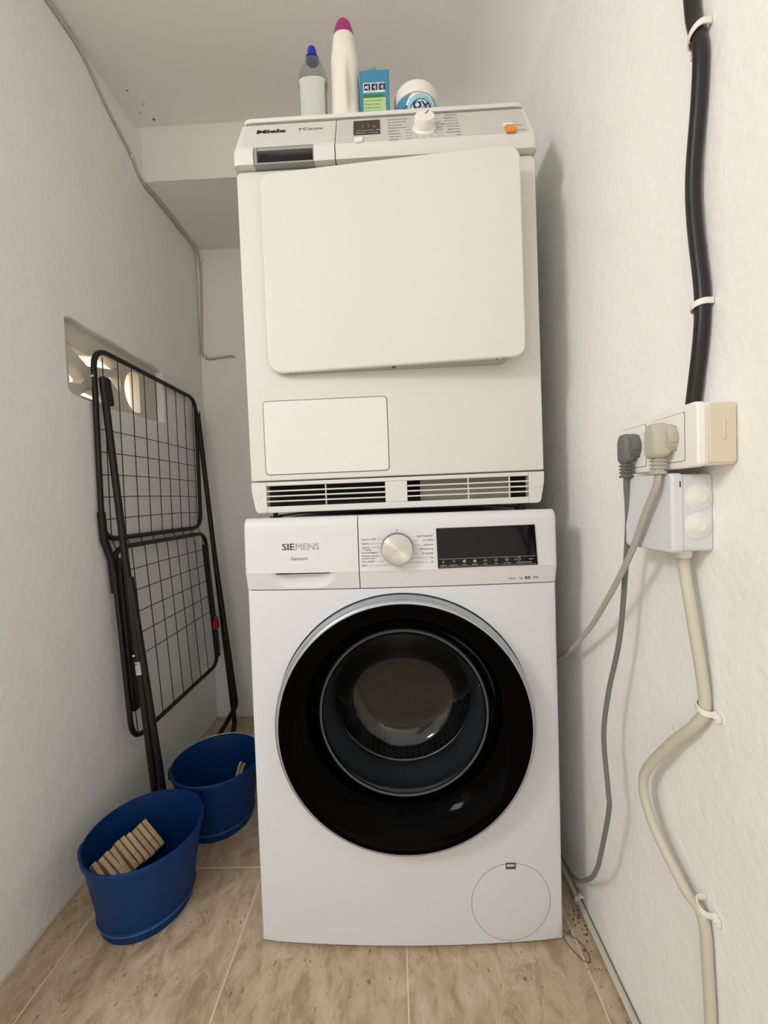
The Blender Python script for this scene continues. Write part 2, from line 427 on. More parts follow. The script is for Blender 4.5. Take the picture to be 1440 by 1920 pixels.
for px_, py_, r_ in ((-.698, .462, .004), (-.70, .415, .0018), (-.722, .375, .0022), (-.728, .44, .0018)):
    bm = NB(); lathe(bm, [(0, CZ-.0006), (r_, CZ-.0004), (r_, CZ+.001)], (px_, py_, 0), seg=9)
    obj('nail_hole', bm, mat('hole_shadow_grey', (96, 90, 82), .9), bpy.data.objects['ceiling'], smooth=False)
# lower slab at the back, its front edge a rounded plaster step
bm = NB()
xs = lins(XL, XR, 46)
rnd = random.Random(3)
pr = [(.508, 1.912), (.511, 1.93), (.511, 1.99), (.509, 2.03), (.503, 2.047), (.485, 2.060), (.47, 2.075)]
rows = []
for x in xs:
    j = rnd.uniform(-.002, .003)
    rows.append([bm.verts.new((x, y+(j*.6 if n < 2 else rnd.uniform(-.0007, .0007)), z+(j if n == 0 else 0))) for n, (y, z) in enumerate(pr)]+[bm.verts.new((x, YB, 2.075)), bm.verts.new((x, YB, 1.914))])
for i in range(len(rows)-1):
    a, b = rows[i], rows[i+1]; n = len(a)
    for k in range(n): bm.faces.new((a[k], b[k], b[(k+1) % n], a[(k+1) % n]))
bm.faces.new(rows[0]); bm.faces.new(rows[-1][::-1])
struct('trim_1', bm, M_ceil, smooth=True, angle=50)
# thin mortar bead where left and back walls meet the floor
bm = NB()
tube(bm, [Vector((XL+.001, y, .0015+.001*math.sin(y*37))) for y in lins(-.3, YB, 40)], .0042, 8)
tube(bm, [Vector((x, YB-.001, .0012)) for x in lins(XL, XR, 24)], .004, 8)
struct('baseboard_left', bm, mat('pale_mortar', (206, 190, 168), .85))
# cement vent block set back in the opening
bm = NB()
BX = XL-.022
def vpoly(y0, y1, z0, z1): return [(y0, z0), (y1, z0), (y1, z1), (y0, z1)]
holes = [[(.190, 1.291), (.262, 1.281), (.330, 1.300), (.395, 1.287), (.350, 1.272), (.300, 1.262), (.262, 1.252)],
         [(.198, 1.254), (.248, 1.214), (.236, 1.199), (.200, 1.193)],
         [(.232, 1.170), (.262, 1.192), (.320, 1.186), (.345, 1.166)],
         [(.376, 1.262), (.330, 1.236), (.330, 1.226), (.376, 1.212)]]
holes[3] = [(.338, 1.246), (.385, 1.263), (.388, 1.238), (.382, 1.214)]
ov = []
for k in range(20):
    a = 2*PI*k/20; yy = .455+.052*math.cos(a); ov.append((min(yy, .474), 1.236+.062*math.sin(a)))
holes.append(ov)
def plate_with_holes(bm, outer, holes, x0, x1):
    loops = [outer]+holes
    pts = [[Vector((0, y, z)) for y, z in lp] for lp in loops]
    flat = [p for lp in pts for p in lp]
    tris = tessellate_polygon(pts)
    A = [bm.verts.new((x0, p.y, p.z)) for p in flat]; B = [bm.verts.new((x1, p.y, p.z)) for p in flat]
    for t in tris:
        try: bm.faces.new([A[i] for i in t]); bm.faces.new([B[i] for i in t][::-1])
        except ValueError: pass
    o = 0
    for lp in loops:
        n = len(lp)
        for k in range(n):
            a, b = o+k, o+(k+1) % n
            try: bm.faces.new((A[a], A[b], B[b], B[a]))
            except ValueError: pass
        o += n
plate_with_holes(bm, vpoly(HY0-.004, HY1+.004, HZ0-.008, HZ1+.006), holes, BX, BX-.03)
vb = obj('vent_block', bm, plaster('vent_block_paint', (222, 214, 202), .6, .004), wl, smooth=False, label='recessed cement vent block with petal and oval openings')
bm = NB(); box(bm, -1.62, -1.5, -1.2, 1.9, 0, 1.62); struct('wall_outside', bm, M_outer, smooth=False)
bm = NB(); box(bm, -1.5, XL-.16, -.34, 1.9, -.05, .0); struct('trim_2', bm, mat('outside_gravel', (190, 178, 155), .9), smooth=False)

# ------------------------------------------------------------------ WASHING MACHINE
def bow(x): return -.012*(1-(x/.299)**2)
def bslope(x): return .012*2*x/.299**2
def er(x, r=.006):
    d = .299-abs(x)
    return r-math.sqrt(max(0, r*r-(r-min(d, r))**2))
WM = thing('washing_machine', 'white front-loading washing machine with a black porthole door, standing on the tiles under the dryer', 'washing machine', (0, .28, 0))
bm = NB()
box(bm, -.298, -.292, .016, .56, .016, .838); box(bm, .292, .298, .016, .56, .016, .838)
box(bm, -.298, .298, .55, .56, .016, .838); box(bm, -.298, .298, .016, .56, .016, .022)
obj('body', bm, M_washw, WM, smooth=False, bevel=.001)
bm = NB(); prism(bm, rr_outline(-.299, .299, -.002, .565, .012), lambda u, v: Vector((u, v, .832)), lambda u, v: Vector((u, v, .848)))
obj('worktop', bm, M_washp, WM, bevel=.003)
for fx in (-.24, .24):
    for fy in (.06, .5):
        bm = NB(); lathe(bm, [(0, .0), (.022, 0), (.022, .008), (.010, .01), (.010, .0165), (0, .0165)], (fx, fy, 0), seg=20)
        obj('foot', bm, M_blackpl, WM)
# front panel with porthole
RH, CX, CZD = .2485, -.001, .4515
zlo, zhi = .008, .7095
angs = sorted(set([round(2*PI*k/128, 6) for k in range(128)]+[round(math.atan2(zz-CZD, xx-CX) % (2*PI), 6) for xx in (-.299, .299) for zz in (zlo, zhi)]))
bm = NB(); rings = []
for q in (0, .08, .25, .5, .75, .92, .97, 1.0):
    ring = []
    for a in angs:
        c, s = math.cos(a), math.sin(a)
        tx = ((.299 if c > 0 else -.299)-CX)/c if abs(c) > 1e-9 else 1e9
        tz = ((zhi if s > 0 else zlo)-CZD)/s if abs(s) > 1e-9 else 1e9
        R1 = min(tx, tz); R = RH+(R1-RH)*q
        x, z = CX+R*c, CZD+R*s
        ring.append(bm.verts.new((x, bow(x)+er(x, .007), z)))
    rings.append(ring)
n = len(angs)
inner = [bm.verts.new((v.co.x, .03, v.co.z)) for v in rings[0]]
outr = [bm.verts.new((v.co.x, .014, v.co.z)) for v in rings[-1]]
seqs = [inner]+rings+[outr]
for A, B in zip(seqs, seqs[1:]):
    for k in range(n): bm.faces.new((A[k], A[(k+1) % n], B[(k+1) % n], B[k]))
FP = obj('front_panel', bm, M_washw, WM, angle=40)
bm = NB(); lathe(bm, [(.2478, .004), (.2478, .028), (.19, .03), (.19, .034), (.2484, .034)], (CX, 0, CZD), 'y', 96)
obj('porthole_surround', bm, M_dark, WM, label='dark gap around the door')
# service flap
bm = NB(); fx, fz, fr = .1955, .0885, .0765
rg = []
for q in lins(0.0, 1, 6):
    rg.append([bm.verts.new((fx+fr*q*math.cos(a), bow(fx+fr*q*math.cos(a))-.0009+(.0009 if q == 1 else 0), fz+fr*q*math.sin(a))) for a in [2*PI*k/72 for k in range(72)]] if q > 0 else [bm.verts.new((fx, bow(fx)-.0009, fz))])
for k in range(72): bm.faces.new((rg[0][0], rg[1][k], rg[1][(k+1) % 72]))
for A, B in zip(rg[1:], rg[2:]):
    for k in range(72): bm.faces.new((A[k], B[k], B[(k+1) % 72], A[(k+1) % 72]))
SF = obj('service_flap', bm, M_washw, WM, angle=60)
bm = NB()
pts = [(fx+(fr+.0006)*math.cos(a), bow(fx+(fr+.0006)*math.cos(a))-.0001, fz+(fr+.0006)*math.sin(a)) for a in [2*PI*k/96 for k in range(96)]]
tube(bm, [Vector(p) for p in pts], .0005, 6, closed=True)
obj('flap_gap', bm, mat('flap_gap_grey', (150, 148, 145), .7), SF, label='thin grey gap line')
bm = NB(); yy = bow(.196)-.0012
frame_y(bm, rr_outline(.1865, .2055, .1555, .1665, .0008, 2), rr_outline(.1883, .2037, .1590, .1650, .0008, 2), lambda u, v: Vector((u, yy-.0006, v)), lambda u, v: Vector((u, yy+.001, v)))
obj('flap_notch', bm, mat('notch_dark', (70, 70, 70), .6), SF)
# control panel surface
def panelf(x, z):
    if z <= .744: p = -.001-.009*(z-.7115)/(.744-.7115)
    elif z <= .832: p = -.0105+.002*(z-.744)/.088
    else:
        t = (z-.832)/.018; p = -.0085+.018*(1-math.sqrt(max(0, 1-t*t)))
    return bow(x)+p+er(x, .009)
zs = lins(.7115, .744, 14)+[.7446]+lins(.7455, .832, 6)+[.832+.018*math.sin(k/8*PI/2) for k in range(1, 9)]
def xs_edge(a, b, n, le, re):
    xs = lins(a, b, n)
    if le: xs = [a, a+.0008, a+.002, a+.004, a+.006, a+.009]+[x for x in xs if x > a+.012]
    if re: xs = [x for x in xs if x < b-.012]+[b-.009, b-.006, b-.004, b-.002, b-.0008, b]
    return xs
def drawf(x, z):
    y = panelf(x, z)
    u, v = (x+.184)/.062, (.7446-z)/.030      # scooped grip below the fold
    if z < .7445:
        q = u*u*u*u+v*v
        if q < 1: y += .0088*(1-q)**.95
    return y
bm = NB(); slab(bm, xs_edge(-.299, -.0775, 110, True, False), lins(.7115, .744, 30)+[.7446]+zs[16:], drawf, .012)
DD = obj('detergent_drawer', bm, M_washp, WM, angle=28)
bm = NB(); box(bm, -.235, -.134, bow(.19)-.0098, bow(.19)-.004, .7425, .7447)
obj('grip_shade_strip', bm, M_dark, DD, smooth=False, label='dark strip painting the shade under the drawer edge')  # solid black strip paints the shadow at the top of the scoop
bm = NB(); slab(bm, xs_edge(-.0757, .299, 60, False, True), zs, panelf, .012)
CP = obj('control_panel', bm, M_washp, WM, angle=28)
def wpos(x, z, off=.0005): return Vector((x, panelf(x, z)-off, z))
def wR(x): return Vector((1, bslope(x), 0))
def wt(s, size, x, z, al='LEFT', bold=0, sx=1.0, lift=0):
    return (s, size, wpos(x, z, .0004+lift), wR(x)*sx, Vector((0, .023 if z > .744 else -.277, 1)), al, bold)
text('lettering', [wt('SIE', .0178, -.2235+d_, .7885, bold=.0001, sx=1.16, lift=d_*.15) for d_ in (0, .0004, .0008)], M_ink, DD, label='grey first letters of the name')
text('lettering', [wt('MENS', .0178, -.1978+d_, .7885, bold=0, sx=1.04, lift=d_*.15) for d_ in (0, .0005)], M_inkl, DD, label='pale silver last letters of the name')
text('lettering', [wt('iSensoric', .0092, -.190, .769, 'CENTER')], M_ink, DD)
# knob (centre -.003,.785)
KX, KZ = -.0035, .7855; ky = panelf(KX, KZ)
bm = NB(); lathe(bm, [(.0305, .0), (.0305, -.0008), (.0288, -.017), (.0278, -.018)], (KX, ky, KZ), 'y', 64)
KN = obj('program_knob', bm, mat('knob_dark_rim', (92, 90, 88), .3, metal=.8), WM)
bm = NB(); lathe(bm, [(.0288, -.0165), (.0284, -.0178), (.0272, -.0184), (.014, -.0180), (0, -.0178)], (KX, ky, KZ), 'y', 64)
kf = obj('knob_face', bm, M_brush, KN, label='brushed steel knob face')
kp = Vector((KX, ky, KZ))-ORG[WM.name]; kf.data.transform(Matrix.Translation(-kp)); kf.location = kp
L = []
left = [("express 15/30'", .8045), ('hygiene', .7965), ('outdoor', .7895), ('+ impreg.', .7852), ('lencería/lingerie', .7795), ('prendas oscuras', .7735), ('roupa escura', .7690), ('limp. tambor', .7630), ('◎/⑂', .7555)]
left[-1] = ('@/ur', .7555)
for s, z in left: L.append(wt(s, .0047, -.0705, z-.0012))
right = [('algodón/algodão', .8080), ('eco 40-60', .8000), ('sintéticos', .7915), ('delicado/seda', .7835), ('ó5 sensible', .7752), ('mix', .7670), ('lar', .7590)]
for s, z in right: L.append(wt(s, .0047, .0640, z-.0012, 'RIGHT'))
L.append(wt('0', .0055, KX, .8185, 'CENTER'))
text('program_lettering', L, M_inkb, CP, kind='stuff')
bm = NB()
for x0, x1, z in ((-.041, -.020, .8045), (-.054, -.031, .7965), (-.052, -.036, .7895), (-.041, -.030, .763), (-.056, -.016, .7555)):
    quad_line(bm, wpos(x0, z, .0009), wpos(x1, z, .0009), .00035, (0, -1, 0))
for x0, x1, z in ((.011, .021, .808), (.021, .037, .800), (.028, .041, .7915), (.029, .032, .7835), (.027, .036, .7752), (.022, .053, .767), (.010, .053, .759)):
    quad_line(bm, wpos(x0, z, .0009), wpos(x1, z, .0009), .00035, (0, -1, 0))
obj('guide_line', bm, M_ink, CP, smooth=False, flip=False, kind='stuff')
# display
def disp(u, v, off): return Vector((u, panelf(.163, v)+(u-.163)*bslope(.163)-off, v))
bm = NB(); prism(bm, [(.0715, .7465), (.2590, .7470), (.2555, .8225), (.0700, .8215)], lambda u, v: disp(u, v, .0012), lambda u, v: disp(u, v, -.002))
DS = obj('display', bm, M_disp, WM, smooth=False, bevel=.0005)
bm = NB()
quad_line(bm, disp(.0735, .7635, .0016), disp(.2550, .7640, .0016), .0004, (0, -1, 0))
quad_line(bm, disp(.0745, .7490, .0016), disp(.2560, .7493, .0016), .0003, (0, -1, 0))
def arc(bm, cx, cz, r, a0, a1, wd=.0005, n=14):
    pts = [disp(cx+r*math.cos(a0+(a1-a0)*k/n), cz+r*math.sin(a0+(a1-a0)*k/n), .0016) for k in range(n+1)]
    for p, q in zip(pts, pts[1:]): quad_line(bm, p, q, wd, (0, -1, 0))
arc(bm, .0815, .7588, .0018, 3.4, 6.0); quad_line(bm, disp(.0815, .7565, .0016), disp(.0815, .7612, .0016), .0005, (0, -1, 0))
arc(bm, .1210, .7585, .0024, 0, 2*PI, .0007); arc(bm, .1210, .7585, .0011, 0, 2*PI, .0007)
for dx in (-.0022, -.0008, .0008, .0022): quad_line(bm, disp(.1405+dx, .7560, .0016), disp(.1405+dx, .7605, .0016), .0008, (0, -1, 0))
for cx in (.1605, .1805):
    arc(bm, cx, .7600, .0030, 3.5, 5.9, .0006); quad_line(bm, disp(cx-.0006, .7590, .0016), disp(cx+.0008, .7613, .0016), .0006, (0, -1, 0))
arc(bm, .2005, .7588, .0025, 0, 2*PI); quad_line(bm, disp(.2005, .7588, .0016), disp(.2005, .7605, .0016), .0004, (0, -1, 0)); quad_line(bm, disp(.2005, .7588, .0016), disp(.2018, .7588, .0016), .0004, (0, -1, 0))
arc(bm, .2235, .7592, .0026, 0, 2*PI); arc(bm, .2175, .7590, .0016, 1, 5.3)
obj('display_symbol', bm, M_inkw, DS, smooth=False, flip=False)
def dt(s, size, x, z): return (s, size, disp(x, z, .0017), wR(.16), Vector((0, 0, 1)), 'CENTER', 0)
text('display_lettering', [dt('opciones', .0033, .0815, .7510), dt('temperatura', .0033, .1010, .7511), dt('centrif.', .0033, .1210, .7512), dt('°C', .0052, .1010, .7570),
     dt('aclarado', .0033, .1405, .7513), dt('prelav.', .0033, .1605, .7514), dt('calor', .0033, .1805, .7515), dt('terminado', .0033, .2010, .7516),
     dt('inicio/pausa-recarga', .0036, .2330, .7518), dt('start', .0042, .2460, .7575)], M_inkw, DS)
text('lettering', [wt('iQdrive', .0050, .2125, .7195, 'CENTER'), wt('9kg', .0050, .2290, .7197, 'CENTER'), wt('500', .0072, .2625, .7193, 'RIGHT')], M_ink, CP)
bm = NB()
for a, b in ((.2365, .2400), (.2435, .2465)):
    for k in range(3): quad_line(bm, wpos(a, .7200+k*.0018, .0009), wpos(b, .7200+k*.0018, .0009), .0012, (0, -1, 0))
arc2 = [wpos(.2418+.002*math.cos(t), .7222+.0026*math.sin(t), .0009) for t in lins(0, 2*PI, 12)]
for p, q in zip(arc2, arc2[1:]): quad_line(bm, p, q, .0006, (0, -1, 0))
obj('logo_mark', bm, M_inkb, CP, smooth=False, flip=False)
# door
bm = NB(); lathe(bm, [(.236, .004), (.2455, .003), (.2465, -.006), (.2458, -.022), (.2440, -.034), (.2405, -.0405), (.2362, -.0432), (.2335, -.0425)], (CX, 0, CZD), 'y', 128)
DR = obj('door', bm, M_silver, WM, label='round porthole door with silver ring', angle=60)
bm = NB(); lathe(bm, [(.2352, -.0428), (.232, -.0436), (.228, -.0426), (.220, -.0397), (.210, -.0345), (.200, -.0275), (.190, -.0180), (.181, -.0065), (.174, .0050), (.1690, .0160), (.1675, .022)], (CX, 0, CZD), 'y', 128)
obj('glass_rim', bm, M_bglass, DR, label='glossy black dished glass rim', angle=70)
bm = NB()
oute = [(.1660, .0225), (.1635, .026), (.158, .036), (.149, .052), (.138, .072), (.128, .092), (.119, .106), (.108, .1135), (.08, .1165), (.04, .118), (0, .1185)]
inn = [(max(0, r-.0045) if r > .11 else r*.965, y-.0045) for r, y in oute]
lathe(bm, inn[::-1]+oute, (CX, 0, CZD), 'y', 96)
# upper cheek of the bowl leans inwards like a moulded door glass
for v in bm.verts:
    d = (v.co.z-CZD); k = max(0, (v.co.y-.03)/.09)
    if d > 0: v.co.z -= d*.30*k
obj('door_glass', bm, M_glass, DR, label='clear bowl-shaped glass', angle=70)
bm = NB(); lathe(bm, [(.1640, .0165), (.1675, .0158), (.1705, .0175), (.186, .022), (.188, .034), (.176, .036), (.1690, .026), (.1655, .0205)], (CX, 0, CZD), 'y', 96, closed=True)
obj('glass_seat', bm, mat('dark_grey_plastic', (74, 80, 84), .3), DR)
bm = NB(); lathe(bm, [(.236, .032), (.205, .040), (.172, .052), (.158, .062), (.150, .078), (.149, .092), (.155, .105), (.175, .112), (.228, .114)], (CX, 0, CZD), 'y', 96)
obj('door_gasket', bm, M_rubber, WM, angle=60)
bm = NB(); lathe(bm, [(.156, .1165), (.1565, .112), (.159, .110), (.163, .1135)], (CX, 0, CZD), 'y', 96)
bm2 = NB(); lathe(bm2, [(.158, .116), (.20, .117), (.232, .122), (.240, .130)]+[(.240, .13+.26*k/12) for k in range(1, 13)], (CX, 0, CZD), 'y', 96, uv=True)
DM = obj('drum', bm2, M_drum, WM, angle=50)
obj('drum_lip', bm, M_steel, DM, label='polished steel lip')
bm = NB(); lathe(bm, [(.240, .39), (.225, .398), (.14, .388), (.12, .392), (.05, .38), (0, .378)], (CX, 0, CZD), 'y', 64)
obj('drum_back', bm, mat('drum_back_steel', (90, 90, 90), .3, metal=1), DM)
for a in (.6, .6+2*PI/3, .6+4*PI/3):
    bm = NB(); Rm = Matrix.Translation((CX, 0, CZD)) @ Matrix.Rotation(a, 4, 'Y')
    bmesh.ops.transform(box(bm, -.02, .02, .14, .37, -.239, -.195), matrix=Rm, verts=bm.verts)
    obj('drum_paddle', bm, mat('paddle_grey', (70, 72, 74), .4), DM, bevel=.012, seg=4)

# stacking kit / dryer underside gap
# ------------------------------------------------------------------ DRYER
DY = thing('tumble_dryer', 'ivory tumble dryer with a large blank wedge-shaped door, stacked on the washing machine', 'tumble dryer', (0, .33, .849), rot=(0, -.006, 0))
bm = NB(); box(bm, -.297, .297, .052, .60, .926, 1.556); box(bm, -.296, .296, .12, .60, .878, .926); obj('body', bm, M_dryw, DY, smooth=False, bevel=.004)
bm = NB(); prism_y(bm, rr_outline(-.2975, .2975, .9265, 1.5475, [.003, .003, .012, .012]), .045, .053)
obj('front_panel', bm, M_dryw, DY, bevel=.002, seg=3)
bm = NB(); box(bm, -.292, .292, .10, .60, 1.556, 1.668); obj('upper_body', bm, M_dryp, DY, smooth=False)
# vent plinth
OUT = [(-.289, .8605), (.289, .8605), (.2975, .905), (.2975, .9235), (-.2975, .9235), (-.2975, .905)]
bm = NB()
V0, V1 = .8735, .9155
def plin(x0, x1, z0, z1): box(bm, x0, x1, .044, .060, z0, z1)
prism_y(bm, rr_outline(-.289, -.266, .8605, .9235, [.006, .001, .001, .003], 3), .044, .062)
prism_y(bm, rr_outline(.266, .289, .8605, .9235, [.001, .006, .003, .001], 3), .044, .062)
bm.free(); bm = NB()
l = [(-.2975, .9235), (-.2975, .906), (-.2905, .866), (-.2860, .8605), (-.2665, .8605), (-.2665, .9235)]
prism_y(bm, l, .0435, .066); prism_y(bm, [(-x, z) for x, z in l], .0435, .066)
box(bm, -.2665, .2665, .0435, .054, .8605, V0); box(bm, -.2665, .2665, .0435, .054, V1, .9235); box(bm, -.0235, .0215, .0437, .054, V0, V1)
VP = obj('vent_plinth', bm, M_dryp, DY, smooth=False, bevel=.0016)
bm = NB(); box(bm, -.285, .285, .112, .119, .866, .922)
obj('vent_cavity', bm, M_dark, VP, smooth=False)
bm = NB(); box(bm, .05, .235, .080, .083, .868, .919)
obj('vent_duct', bm, mat('pale_duct', (156, 152, 136), .7), VP, smooth=False, label='paler duct behind the right slots')
for s in (-1, 1):
    a, b = (-.2665, -.0235) if s < 0 else (.0215, .2665)
    for k in range(3):
        z = V0+(V1-V0)*(k+1)/4
        bm = NB(); box(bm, a, b, .0440, .0500, z-.0015, z+.0015)
        obj('slat', bm, M_dryp, VP, smooth=False, bevel=.0008, seg=1)
for x in (-.145, .145, .228):
    bm = NB(); box(bm, x-.0009, x+.0009, .0446, .052, V0, V1); obj('rib', bm, M_dryp, VP, smooth=False)
for x in (-.283, .283):
    bm = NB(); lathe(bm, [(.0075, 0), (.0070, -.0012), (0, -.0014)], (x, .0436, .898), 'y', 28); obj('cover_cap', bm, M_dryp, VP)
for x in (-.262, .262):
    bm = NB(); lathe(bm, [(0, .8500 if x < 0 else .8470), (.013, .8500 if x < 0 else .8470), (.013, .852), (.005, .8525), (.005, .872), (0, .872)], (x, .085, 0), seg=20)
    obj('foot', bm, M_blackpl, DY)
    bm = NB(); lathe(bm, [(0, .8500 if x < 0 else .8470), (.013, .8500 if x < 0 else .8470), (.013, .852), (.005, .8525), (.005, .879), (0, .879)], (x, .53, 0), seg=20)
    obj('foot', bm, M_blackpl, DY)
bm = NB(); box(bm, -.24, .25, .11, .55, .862, .879); obj('base_tray', bm, M_blackpl, DY, smooth=False)
bm = NB()
tube(bm, [Vector(p) for p in ((-.255, .085, .853), (-.205, .08, .858), (-.19, .08, .8585), (.2, .08, .8585), (.255, .085, .853))], .0022, 8)
obj('stacking_wire', bm, M_blackpl, DY, label='thin black bracket wire between the two machines')
# flap bottom left
bm = NB(); prism_y(bm, rr_outline(-.2665, -.0125, .9375, 1.0885, .0085), .0446, .0452); 
obj('flap_gap', bm, mat('flap_gap_dark', (96, 92, 86), .8), DY, smooth=False, label='dark gap line around the filter flap')
bm = NB(); prism_y(bm, rr_outline(-.2652, -.0138, .9388, 1.0872, .0075), .0432, .046)
obj('filter_flap', bm, mat('flap_white', (226, 224, 220), .3), DY, bevel=.0012, seg=3)
# fascia: lower upright band, then a face leaning back
FA = Vector((0, .030, 1.577)); FU = Vector((0, .040, .084)).normalized(); FN = Vector((0, -.084, .040)).normalized()
fprof = [(.031, 1.5495), (.030, 1.552), (.030, 1.574), (.0306, 1.5785)] + [tuple((FA+FU*s)[1:]) for s in (.006, .03, .06, .0915)]
def fascia(bm, x0, x1, prof, el=False, er_=False, back=.10):
    xs = [x0]+([x0+.001, x0+.003, x0+.006, x0+.010] if el else [])+([x1-.010, x1-.006, x1-.003, x1-.001] if er_ else [])+[x1]
    rows = []
    for x in xs:
        d = 0
        if el: t = min(x-x0, .010); d = .010-math.sqrt(.0001-(.010-t)**2)
        if er_: t = min(x1-x, .010); d = .010-math.sqrt(.0001-(.010-t)**2)
        xin = lambda z: (x)*(1-.0) if True else x
        rows.append([bm.verts.new((x*(1-.05*max(0, (z-1.577))/.0838*.35), min(y+d, back-.001), z)) for y, z in prof]+[bm.verts.new((x*(1-.05*max(0, (z-1.577))/.0838*.35), back, z)) for y, z in prof[::-1]])
    for a, b in zip(rows, rows[1:]):
        n = len(a)
        for k in range(n): bm.faces.new((a[k], b[k], b[(k+1) % n], a[(k+1) % n]))
    bm.faces.new(rows[0]); bm.faces.new(rows[-1][::-1])
bm = NB(); fascia(bm, -.0945, .2985, fprof, er_=True)
FC = obj('fascia', bm, M_dryp, DY, angle=25)
bm = NB()
fascia(bm, -.2985, -.258, fprof, el=True); fascia(bm, -.1375, -.0965, fprof)
pz = 1.5835; up_prof = [(FA.y+(pz-FA.z)*.040/.084, pz)]+[tuple((FA+FU*s)[1:]) for s in (.03, .06, .0915)]
fascia(bm, -.258, -.1375, up_prof)
CT = obj('condensate_drawer', bm, M_dryp, DY, angle=25)
bm = NB()
box(bm, -.258, -.1375, .072, .076, 1.549, 1.5835); box(bm, -.258, -.1375, .032, .074, 1.5495, 1.5525)
box(bm, -.2585, -.2515, .033, .074, 1.551, 1.5835); box(bm, -.1400, -.1375, .033, .074, 1.551, 1.5835)
box(bm, -.2585, -.1375, .0345, .074, 1.5775, 1.5836)
obj('grip_recess', bm, M_hgrey, CT, smooth=False, label='grey grip opening')
bm = NB(); prism_y(bm, [(-.2450, 1.5530), (-.1500, 1.5530), (-.1385, 1.5640), (-.1385, 1.5690), (-.2250, 1.5690), (-.2330, 1.5730), (-.2450, 1.5715)], .0375, .0395)
obj('grip_shade_plate', bm, M_dark, CT, smooth=False)  # black plate paints the unlit inside of the grip
def S(x, s, off=.0004): return Vector((x*(1-.0175*s/.092), 0, 0))+Vector((0, FA.y, FA.z))+FU*s+FN*off
bm = NB()
prism(bm, rr_outline(-.0925, .2835, .003, .0905, .002, 2), lambda u, v: S(u, v, .0010), lambda u, v: S(u, v, -.001))
obj('control_inset', bm, M_dryins, FC, smooth=False, bevel=.0006)
bm = NB()
prism(bm, rr_outline(-.2830, -.0985, .0105, .0900, .004, 3), lambda u, v: S(u, v, .0007), lambda u, v: S(u, v, -.001))
obj('drawer_inset', bm, mat('dryer_drawer_face', (208, 206, 199), .42), CT, smooth=False, bevel=.0005)
RX = Vector((1, 0, 0))
def st(s, size, x, v, al='LEFT', bold=0, sx=1, lift=0): return (s, size, S(x, v, .0014+lift), RX*sx, FU, al, bold)
text('lettering', [st('Miele', .0180, -.2600+d_, .0560, bold=.0002, sx=1.52, lift=d_*.08) for d_ in (0, .0007, .0014, .0021)], M_inkb, CT)
text('lettering', [st('T', .0145, -.1740, .0570, sx=1.1), st('Classic', .0135, -.1640, .0585, sx=1.12)], M_ink, CT)
bm = NB(); prism(bm, [(-.0590, .0265), (-.0055, .0265), (-.0055, .0805), (-.0600, .0805)], lambda u, v: S(u, v, .0016), lambda u, v: S(u, v, 0))
D2 = obj('display', bm, M_dispbr, DY, smooth=False, label='brown display window with orange digits')
text('display_lettering', [st('1', .0190, -.0440, .0490, sx=.8), st('7 6', .0190, -.0330, .0490, sx=.8)], M_digit, D2)
for o_ in ([D2.children[0]]):
    for v in o_.data.vertices: v.co += FN*.0006
items = [('• Schranktrocken  Bügel', .0056, -.0560, .0395), ('• Behälter  Luftwege', .0056, -.0560, .0305)]
tt = text('display_lettering', [st(*a) for a in items], M_inkw, D2)
for v in tt.data.vertices: v.co += FN*.0006
bm = NB(); prism(bm, rr_outline(-.0570, -.0400, .0000, .0125, .0035, 3), lambda u, v: S(u, v, .0045), lambda u, v: S(u, v, 0)); obj('push_button', bm, M_sock, DY, bevel=.001)
text('button_lettering', [st('▪', .004, -.0575, .0145), st('Summer', .0052, -.0535, .0145)], M_ink, FC)
bm = NB(); prism(bm, rr_outline(.2375, .2575, .0240, .0330, .002, 3), lambda u, v: S(u, v, .004), lambda u, v: S(u, v, 0)); obj('start_button', bm, M_sock, DY, bevel=.001)
bm = NB(); prism(bm, rr_outline(.2385, .2575, -.0005, .0235, .003, 3), lambda u, v: S(u, v, .0055), lambda u, v: S(u, v, 0)); obj('power_button', bm, M_orange, DY, bevel=.0015, label='orange power button')
text('button_lettering', [st('Start', .0065, .2615, .0260), st('Ein/Aus', .0055, .2605, .0080)], M_ink, FC)
# dryer knob
bm = NB(); kc = S(.0825, .0390, 0)
lathe(bm, [(0, 0), (.0235, 0), (.0225, .0022), (.0200, .0035), (.0198, .0180), (.0188, .0200), (0, .0205)], (0, 0, 0), 'z', 56)
bmesh.ops.transform(bm, matrix=Matrix.Translation(kc) @ Vector((0, 0, 1)).rotation_difference(FN).to_matrix().to_4x4(), verts=bm.verts)
K2 = obj('program_knob', bm, M_sock, DY, angle=40)
bm = NB(); top = kc+FN*.0209
quad_line(bm, top+RX*.0015+FU*.006, top+RX*.009+FU*.0185, .0018, FN)
obj('knob_pointer', bm, M_ink, K2, smooth=False, flip=False)
L = []
for k, s in enumerate(('Schranktrocken extra', 'Schranktrocken plus', 'Schranktrocken', 'Pflegeleicht trocken', 'Bügelfeucht', 'Mangelfeucht', 'Lüften warm', 'Lüften kalt')):
    L.append(st(s, .0066, .0105, .0760-k*.0108, sx=.68))
for k, s in enumerate(('Baumwolle', 'Pflegeleicht +', 'Schonend 15', 'Automatic extra', 'Wolle finish', 'Bügelfeucht', 'Oberhemden', 'Stop')):
    L.append(st(s, .0066, .1530, .0800-k*.0108, 'RIGHT', sx=.8))
text('program_lettering', L, M_ink, FC, kind='stuff')
bm = NB()
for k in range(8):
    z = .0785-k*.0108
    a = (.044 if k != 1 else .054); e = .052-.0*k
    quad_line(bm, S(a, z, .0014), S(.0555, z, .0014), .0005, FN)
    quad_line(bm, S(.1035, z+.003, .0014), S(.118 if k != 3 else .112, z+.003, .0014), .0005, FN)
